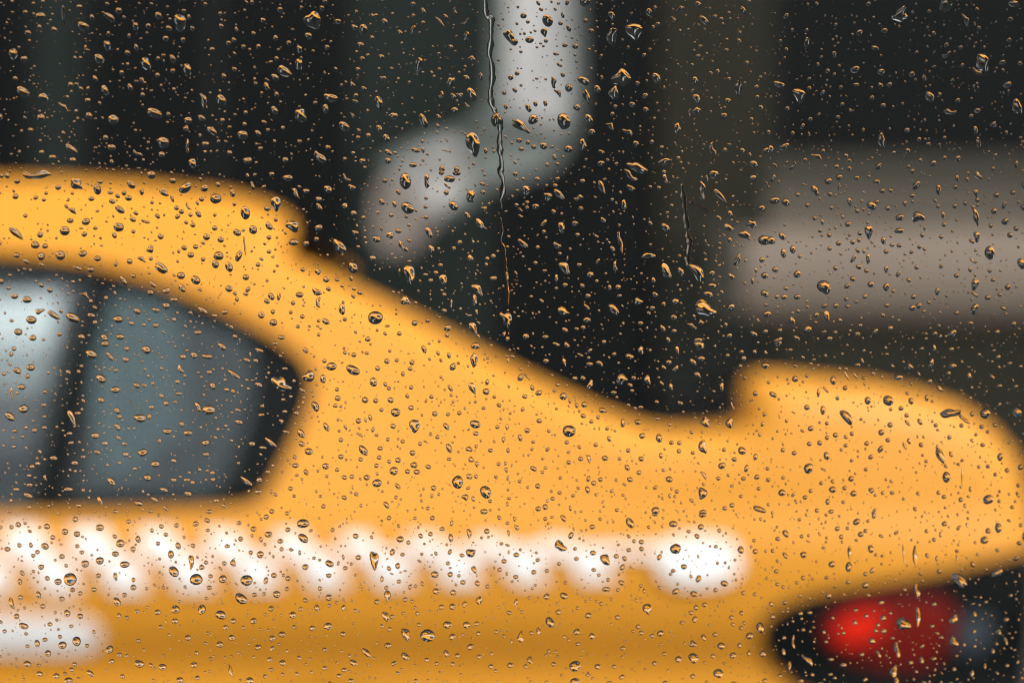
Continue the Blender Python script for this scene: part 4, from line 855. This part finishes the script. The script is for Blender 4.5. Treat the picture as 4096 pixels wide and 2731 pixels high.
432,93,110,84,-5 433,228,105,72,42 115,192,74,54 95,32,50,48 293,150,48,46 225,255,56,44 47,240,52,32,70 40,377,66,64 237,327,42,40 323,332,48,30,16 402,360,52,26,86 455,490,58,56 675,460,86,58,32 668,568,52,44 533,410,36,30 755,458,44,26,-75 800,400,52,24,76 818,500,48,38 915,208,56,48 940,402,56,48 1085,430,180,74,84,T 1250,355,64,48,-70 1220,505,52,38,52 1300,480,58,46,85 1310,622,42,40 1322,237,68,58 1520,372,34,28 1510,207,54,38,52 1600,190,46,42 1708,143,52,42 1795,90,56,34,-80 1787,225,82,44,80 1778,353,54,38,-72 1650,367,44,30,60 1970,360,98,70,0,T 1955,185,78,50,86,T 2115,165,54,50 1220,42,44,42 1618,42,48,42 1458,45,36,32 2230,40,50,36,42 2305,88,36,32 2275,437,50,45 2250,278,38,32 1640,560,74,62 1782,558,52,50 1897,630,54,44 1760,457,40,38 2030,640,58,42,90,T 2000,515,74,42,80,T 1650,713,66,58,25 1807,725,60,52 1525,643,48,30,76 2122,668,42,38 1155,600,58,32,86,T 1205,755,108,58,86,T 1110,810,52,48 1368,787,48,42 1430,805,42,28,52 1700,857,52,48 1800,853,62,58 1912,832,62,42,-76 2045,795,85,52,-48,T 1350,915,36,32 1480,915,40,38 1190,945,105,60,62,T 1250,945,46,42 1755,1020,84,68 1930,1022,70,64 2025,1010,52,42 1495,1020,44,40 1375,1110,140,66,60,T 1573,1118,136,120 1800,1130,66,56,-42 1965,1222,68,56,-32 190,740,68,66 285,692,50,38 433,685,48,26,70 165,568,54,48 92,615,64,44,-80 670,770,66,62 560,865,66,46,72 803,865,62,40,-80 672,842,42,36 140,872,54,50 410,875,44,38 337,930,66,65 910,890,40,38 660,1033,80,68 517,1052,56,54 240,1107,64,58 148,1143,60,58 352,1040,44,40 20,1225,62,54 798,1103,50,48 1225,1060,46,42 1210,1208,64,54 1012,1275,112,52,46 1370,1310,90,60,46 895,1367,84,52,32 245,1368,64,54 127,1338,54,48 630,1415,48,42 810,1432,50,42 762,1485,50,44 870,1530,50,42 632,1248,48,40 1745,1283,72,46,66 1265,1372,58,38,-32 1565,1340,46,42 2045,1312,48,44 1465,1532,44,40 2330,1390,56,54 1300,1460,52,26,20 1655,1375,42,38 140,1430,44,34 75,738,42,38
O 2048 2048
1077,88,112,66,56 1472,97,84,60,12 1725,125,60,56 465,45,76,42,56 300,50,40,38 730,123,52,46 535,203,68,48,-60 1740,15,72,50 1305,10,62,34 440,300,118,80,25,T 850,425,118,78,58,T 573,325,40,32 737,362,60,48 585,415,48,36 950,392,50,44 1005,493,62,46,-62 427,460,38,36 312,525,42,38 790,563,36,34 1180,263,52,44 1065,210,46,32,42 1065,335,46,40 970,288,34,26 1493,325,104,98 1345,400,64,42,-60 1570,487,60,52 1700,395,36,24,80 1473,525,48,36 1450,555,36,32 1703,597,70,52,-72 1635,575,42,28,52 1690,210,58,40,42 1863,305,42,34 1940,640,76,54,18 1860,700,46,44 2090,335,74,58,76 2222,348,50,48 2213,248,38,32 2037,427,30,28 1877,455,34,32 35,380,56,45 30,580,52,40 38,130,62,36,70,T 470,755,78,62,28 313,763,64,58 858,695,88,44 997,635,66,42,36 485,635,36,34 965,700,40,34 1495,713,78,54,-32 1662,735,78,54,22 1205,710,52,28,86 1345,680,42,28,52 1760,837,50,44 1235,878,106,76,76,t 693,935,64,54 420,903,54,52 812,828,42,38 345,997,112,76,52 960,950,50,44 595,865,36,32 588,1085,64,62 728,1125,62,60 1150,1035,46,42 1178,1093,52,45 1355,1098,64,62 1278,1120,46,42 1670,970,66,46,-80 2005,952,48,42 2097,912,44,42 2115,727,44,42 2220,740,40,38 2268,1045,102,74,80 2172,1120,72,68,-10 1752,1135,74,44,56 1855,1108,54,42 1912,1212,76,64,18 2095,1048,44,42 2020,1300,68,60 2290,1285,68,62 2165,1278,58,38,86 1660,1325,110,84,32,T 1655,1195,78,56,32,T 1520,1335,64,62 1390,1285,48,36 1010,1235,54,42 1885,1465,102,84,25 572,1398,108,105 570,1540,92,70 780,1402,60,54 930,1402,42,38 1000,1498,58,42,-25 1300,1372,48,44 375,1380,52,40 160,1345,78,48,72,T 75,1130,112,54,-85,T 238,1080,78,42,76,T 600,1195,48,36 175,1095,44,38 1650,1490,50,44 1835,1308,44,42 885,1550,56,35 1400,1550,56,40 2025,1555,60,35 2310,1530,50,44 30,815,76,34,-76 1475,197,38,24,42
P 3072 2048
150,185,82,52,52 78,233,50,42 277,57,42,30 800,77,78,58,-28 958,20,62,42,88 625,140,54,46,-22 838,192,60,52 883,160,44,40 905,70,38,32 1025,207,52,30,20 930,325,80,56,66 798,245,38,28 313,378,66,60 297,210,40,38 575,465,70,62 727,490,96,64,-86 737,365,142,34,86,t 1165,175,58,30,-32,T 1230,370,190,16,80,s 1335,390,182,44,86,T 1605,95,58,48 1510,240,45,38 1735,130,58,30,-52,T 1970,245,82,72 2005,160,56,54 2098,132,96,70,80 2340,210,90,52,88 2290,270,52,42 2090,335,42,36 1440,163,40,38 145,385,74,38,52 30,342,40,38 65,530,48,40 310,590,44,42 525,587,42,36 945,520,64,38,-60,T 1555,527,50,42 1862,463,64,40,62 1740,610,190,90,42,T 2085,545,128,62,-30 2262,408,62,40,-22 880,655,64,58 720,628,44,38 543,752,60,52 75,648,42,38 140,815,50,40 280,752,42,38 600,668,34,32 1350,710,152,48,82,s 1360,945,182,48,86,T 1025,815,56,46 1508,830,52,46 908,747,48,32,32 1720,345,48,28,10,T 1715,420,110,16,88,s 790,885,50,34 887,938,44,40 783,1000,48,46 1043,957,64,58 1045,1075,62,52 677,1093,44,32 580,955,42,34,40 370,908,50,38 285,915,50,40 28,945,55,50 1230,1010,155,105,30,T 940,1165,72,58,28 1690,965,105,66,-62,T 1690,1170,120,66,52,T 1490,1030,54,36,10 1535,1095,56,24,15 1880,920,68,42,72 2170,970,52,48 2100,1085,64,48,40,T 2165,1165,92,34,70 2048,1260,62,38,92 310,1065,40,38 135,1138,42,40 130,1265,76,38,80 220,1175,132,26,88,s 350,1340,155,46,46,s 565,1335,56,36 677,1385,64,46 847,1290,48,38 1000,1285,84,38,62 1172,1250,152,48,80,T 1400,1215,50,30,-42 1395,1340,78,42,76 1505,1328,56,38 1140,1440,125,66,-80,T 1165,1530,74,46,60,T 880,1520,50,38,-42 393,1475,40,38 290,1530,56,40 470,1555,60,35 95,1485,46,40 1855,1460,64,44,-72,T 1975,1395,62,28,90 2178,1390,42,38 2275,1360,44,28,-70 2210,750,44,34 2310,1505,42,34 1415,1550,50,40 1660,1555,46,40 1875,1080,40,38 1880,1215,36,34 2250,625,36,28 1985,810,36,30 185,1395,92,28,88,t 600,1505,36,32 520,1175,40,32
"""
table = []
ox = oy = 0
for ln in DROPS.strip().splitlines():
    for t in ln.split():
        c = t.split(',')
        if len(c) == 1:
            if c[0].isdigit():
                n += 1
                if n == 1:
                    ox = int(c[0])
                else:
                    oy = int(c[0])
            else:
                n = 0
            continue
        k = 1024 / 2352
        kind = ''
        if c[-1] in ('s', 't', 'T'):
            kind = c.pop()
        a = float(c[4]) if len(c) > 4 else 0.0
        table.append((ox + float(c[0]) * k, oy + float(c[1]) * k, float(c[2]) * k, float(c[3]) * k, a, kind))
table.sort(key=lambda d: -d[2] * d[3])
N_SINGLE = 296

# ---- words that tell one drop from another
def poly_in(px, py, poly):
    return bool(inside(np.array([[px, py]]), poly)[0])
WIN = [(-10, 1000), (300, 1040), (820, 1215), (1200, 1440), (1210, 1640), (1020, 2020), (-10, 2050)]
def place(px, py):
    if px < 1230 and poly_in(px, py, WIN):
        if px < 150: return "over the pale left end of the taxi rear window"
        if px < 330: return "over the dark bar in the taxi rear window"
        h = 'upper' if py < 1400 else 'middle' if py < 1700 else 'lower'
        s = 'left' if px < 600 else 'right'
        return f"over the {h} {s} of the grey taxi window"
    roof = np.interp(px, [0, 400, 800, 1100, 1160, 1230, 1500, 1800, 2100, 2400, 2600, 2880, 2960, 3050, 3600, 3900, 4096], [640, 655, 700, 800, 960, 1030, 1180, 1335, 1495, 1640, 1705, 1700, 1540, 1480, 1520, 1630, 1760])
    if py > roof:
        if px > 3080 and py > 2480 - (px - 3080) * 0.24:
            if px < 3330: return "over the dark left end of the tail light"
            if px < 3640: return "over the bright red tail lamp"
            if px < 3830: return "over the dark red tail lens"
            return "right of the red tail light"
        if 2105 < py < 2390 and px < 2980:
            s = 'left end' if px < 500 else 'left half' if px < 1200 else 'middle' if px < 1900 else 'right half' if px < 2600 else 'oval badge'
            return f"on the {s} of the checker stripe"
        if py > 2400:
            if px < 430: return "over the white panel at the lower left"
            s = 'left' if px < 1024 else 'centre left' if px < 1700 else 'centre' if px < 2400 else 'right'
            h = 'under the checkers' if py < 2560 else 'along the bottom edge'
            return f"on yellow paint {h}, {s}"
        if px > 2900:
            h = 'top' if py < 1800 else 'middle' if py < 2100 else 'bottom'
            s = 'left' if px < 3350 else 'right' if px > 3750 else 'centre'
            return f"over {h} of yellow boot, {s}"
        if py < 1080 and px < 1160:
            s = 'left end' if px < 380 else 'middle' if px < 760 else 'rear end'
            return f"over the {s} of the yellow roof"
        if px < 1230: return "on the yellow edge round the taxi window"
        h = 'under its top edge' if py < roof + 260 else 'above the checker stripe' if py > 1850 else 'half way down'
        s = 'left' if px < 1700 else 'middle' if px < 2200 else 'right'
        return f"on yellow rear pillar {h}, {s}"
    h = 'at the top edge' if py < 230 else 'higher up' if py < 480 else 'lower down'
    if px < 520: return f"over darkness above roof, far left, {h}"
    if px < 1000: return f"over darkness above the roof middle, {h}"
    if px < 1420 and py < 800: return f"over darkness above the roof end, {h}"
    if px < 1960 and py < 600: return f"over darkness left of the white banner, {h}"
    if px < 2100 and py < 1010 and px > 1420: return "over the banner's beige lower end" if py > 760 else "over the banner's pale lower curl"
    if px < 2370 and py < 700: return f"in front of the white banner, {h}"
    if py < 700:
        if px < 2680: return f"over darkness right of the banner, {h}"
        if px < 3080: return f"over the dim brown pillar, {h}"
        s = 'left' if px < 3400 else 'centre' if px < 3750 else 'far right'
        return f"over darkness at upper right, {s}, {h}"
    if px > 2900:
        h = 'upper' if py < 950 else 'middle' if py < 1200 else 'lower'
        s = 'left' if px < 3250 else 'centre' if px < 3700 else 'right'
        return f"over {h} {s} of beige ledge"
    h = 'high' if py < 1000 else 'half way' if py < 1300 else 'low'
    s = 'left' if px < 1700 else 'middle' if px < 2300 else 'right'
    return f"in the dark gap above sloping pillar, {s}, {h}"

def looks(d):
    px, py, L, B, a, kind = d
    q = L / B
    A = L * B
    size = 'very large' if A > 2600 else 'large' if A > 1500 else 'medium' if A > 1080 else 'smallish'
    if kind == 't': form = 'teardrop'
    elif kind == 's': form = 'streak-like'
    elif kind == 'T': form = 'ragged'
    elif q < 1.14: form = 'round'
    else: form = 'oval'
    lean = ''
    if q >= 1.14:
        aa = a % 180
        lean = 'flat' if aa < 15 or aa > 165 else 'upright' if 68 < aa < 112 else 'right-slanting' if aa <= 68 else 'left-slanting'
    return ' '.join(x for x in (size, lean, form) if x)
ORD = ['leftmost', 'second', 'third', 'fourth', 'fifth', 'sixth', 'seventh', 'eighth', 'ninth', 'tenth', 'eleventh', 'twelfth']
classes = {}
for i, d in enumerate(table[:N_SINGLE]):
    classes.setdefault((looks(d), place(d[0], d[1])), []).append(i)
labels = {}
for (lk, pl), ids in classes.items():
    ids.sort(key=lambda i: table[i][0])
    for j, i in enumerate(ids):
        if len(ids) == 1:
            labels[i] = f"{lk} raindrop {pl}"
        elif j == len(ids) - 1:
            labels[i] = f"rightmost {lk} raindrop {pl}"
        else:
            labels[i] = f"{ORD[j]} {lk} raindrop {pl}" if j == 0 else f"{lk} raindrop {pl}, {ORD[j]} from left"

rnd = random.Random(11)
def contact_of(kind, A):
    if A > 5200:
        return R(rnd.uniform(41, 47))
    c = rnd.uniform(47, 56) if kind == '' else rnd.uniform(45, 53)
    return R(c)

sv, sf = [], []                                           # everything past the 296 largest: one object
occ = []
def add_stuff(px, py, L, B, a, kind, segs, rings):
    v, f = drop_shape(L * PX, B * PX, kind, rnd, segs, rings, contact_of(kind, L * B))
    v = turn(v, a)
    u, w = on_pane(px, py)
    s = len(sv)
    sv.extend((x + u, y + w, z) for x, y, z in v)
    sf.extend(tuple(s + i for i in t) for t in f)

for i, d in enumerate(table):
    px, py, L, B, a, kind = d
    occ.append((px, py, (L + B) / 4 + 3))
    if i < N_SINGLE:
        v, f = drop_shape(L * PX, B * PX, kind, rnd, 40, 10, contact_of(kind, L * B))
        v = turn(v, a)
        f = [t[::-1] for t in f]
        u, w = on_pane(px, py)
        o = water_object('raindrop', mesh_from(v, f))
        m = PM.copy()
        m.translation = PM @ Vector((u, w, 0))
        o.matrix_world = m
        tag(o, labels[i], 'raindrop', 'raindrops on the wet window')
    else:
        add_stuff(px, py, L, B, a, kind, 24, 6)

# ---- fine spray between them, and beads left along the tracks of runs
cell = {}
def put(x, y, r):
    cell.setdefault((int(x // 60), int(y // 60)), []).append((x, y, r))
def free(x, y, r):
    i, j = int(x // 60), int(y // 60)
    for a in range(i - 2, i + 3):
        for b in range(j - 2, j + 3):
            for X2, Y2, R2 in cell.get((a, b), ()):
                if (x - X2) ** 2 + (y - Y2) ** 2 < (r + R2) ** 2:
                    return False
    return True
for x, y, r in occ:
    put(x, y, r)

RUNS = {
    'main': ([(1932, -40), (1938, 0), (1940, 40), (1946, 70), (1962, 76), (1962, 120), (1961, 170), (1955, 215), (1965, 260), (1967, 320), (1960, 365), (1963, 410), (1978, 445), (1995, 480), (1999, 520), (1996, 560), (1999, 610), (2004, 655), (2000, 690), (2010, 720), (2008, 770), (2000, 800), (2006, 835)], 25,
             "long thin water run down the left edge of the white banner"),
    'lower': ([(2001, 870), (2004, 900), (2006, 930), (2000, 960), (2011, 985), (2017, 1010), (2020, 1050), (2021, 1090), (2026, 1130), (2029, 1180), (2031, 1220)], 12,
              "thin broken water run below the banner, ending in a pointed drop"),
    'right': ([(2722, 735), (2728, 780), (2733, 820), (2738, 870), (2744, 905), (2746, 940), (2754, 965), (2751, 1000), (2745, 1030), (2752, 1060), (2765, 1085)], 24,
              "dim water run at the left of the beige ledge, ending in a yellow drop"),
    'branch': ([(2752, 806), (2772, 818), (2796, 826), (2816, 840), (2836, 850), (2850, 858)], 14,
               "short water run branching right from the dim run near the beige ledge"),
}
def run_mesh(pts, wpx, seed):
    rr = random.Random(seed)
    P = [Vector(on_pane(*p)) for p in pts]
    fine = []
    for i in range(len(P) - 1):
        k = 5
        p0, p1, p2, p3 = P[max(0, i - 1)], P[i], P[i + 1], P[min(len(P) - 1, i + 2)]
        for j in range(k):
            t = j / k
            fine.append(0.5 * ((2 * p1) + (p2 - p0) * t + (2 * p0 - 5 * p1 + 4 * p2 - p3) * t * t + (3 * p1 - p0 - 3 * p2 + p3) * t ** 3))
    fine.append(P[-1])
    n = len(fine)
    na = 9
    v, f = [], []
    ph = [rr.uniform(0, 6.28) for _ in range(3)]
    for i, c in enumerate(fine):
        d = (fine[min(n - 1, i + 1)] - fine[max(0, i - 1)]).normalized()
        nr = Vector((-d.y, d.x))
        t = i / (n - 1)
        w = wpx * PX / 2 * (0.85 + 0.22 * math.sin(i * 0.55 + ph[0]) + 0.15 * math.sin(i * 1.3 + ph[1]) + 0.12 * rr.uniform(-1, 1)) * min(1, 0.25 + 8 * t, 0.25 + 8 * (1 - t))
        cot = 1 / math.tan(R(19))
        for j in range(na):
            s = math.sin((j / (na - 1) - 0.5) * math.pi)
            z = math.sqrt(w * w * (1 - s * s) + (w * cot) ** 2) - w * cot + GAP
            q = c + nr * (w * s)
            v.append((q.x, q.y, z))
    for i in range(n - 1):
        a, b = i * na, (i + 1) * na
        for j in range(na - 1):
            f.append((a + j, b + j, b + j + 1, a + j + 1))
        f.append((a, a + na - 1, b + na - 1, b))
    f.append(tuple(range(na)))
    f.append(tuple((n - 1) * na + j for j in range(na - 1, -1, -1)))
    me = mesh_from(v, f)
    bm = bmesh.new()
    bm.from_mesh(me)
    bmesh.ops.recalc_face_normals(bm, faces=bm.faces[:])
    bm.to_mesh(me)
    bm.free()
    return me
for k, (pts, wpx, lab) in enumerate(RUNS.values()):
    o = water_object('water_run', run_mesh(pts, wpx, 40 + k))
    o.matrix_world = PM
    tag(o, lab, 'water run', 'runs of water down the window')
    for a, b in zip(pts, pts[1:]):
        for t in (0, 0.5):
            put(a[0] + (b[0] - a[0]) * t, a[1] + (b[1] - a[1]) * t, wpx / 2 + 2)

# beads in the dried tracks
for x0, ya, yb, n in ((1895, 640, 2050, 34), (2028, 1240, 2560, 36), (3895, 20, 2400, 60), (3745, 1300, 2700, 22)):
    for k in range(n):
        y = rnd.uniform(ya, yb)
        x = x0 + rnd.gauss(0, 9) + (y - ya) * (-0.012 if x0 > 3800 else 0.004)
        L = rnd.uniform(8, 26)
        B = L * rnd.uniform(0.45, 0.8)
        if free(x, y, L / 2):
            put(x, y, L / 2)
            add_stuff(x, y, L, B, rnd.choice((85, 90, 95, 70, 20)), rnd.choice(('T', 't', '')), 18, 5)

# fine spray
made = 0
hw, hh = 0.30, 0.205
for size_lo, size_hi, n in ((14, 22, 1700), (9, 14, 4600), (5, 9, 8000), (3, 5, 2500)):
    for _ in range(n):
        x, y = rnd.uniform(-500, W_PX + 500), rnd.uniform(-400, H_PX + 400)
        L = rnd.uniform(size_lo, size_hi)
        if not free(x, y, L / 2 + 1):
            continue
        put(x, y, L / 2 + 1)
        q = rnd.uniform(0.62, 1.0) if L > 9 else rnd.uniform(0.75, 1.0)
        if rnd.random() < 0.10:
            q = rnd.uniform(0.28, 0.5)
        kind = 'T' if (rnd.random() < 0.12 and L > 9) else ''
        add_stuff(x, y, L, L * q, rnd.gauss(35, 35), kind, 18 if L > 9 else 10, 5 if L > 9 else 3)
# drops on the glass outside the frame
for _ in range(420):
    x, y = rnd.uniform(-520, W_PX + 520), rnd.uniform(-420, H_PX + 420)
    if -20 < x < W_PX + 20 and -20 < y < H_PX + 20:
        continue
    L = rnd.uniform(22, 52)
    if free(x, y, L / 2 + 2):
        put(x, y, L / 2 + 2)
        add_stuff(x, y, L, L * rnd.uniform(0.6, 1), rnd.gauss(40, 35), '', 24, 6)
sf = [t[::-1] for t in sf]
spray = water_object('rain_spray', mesh_from(sv, sf))
spray.matrix_world = PM
tag(spray, 'fine spray of tiny raindrops between the larger drops on the glass', 'spray', kind='stuff')
print('drops', len(table), 'spray tris', len(sf))
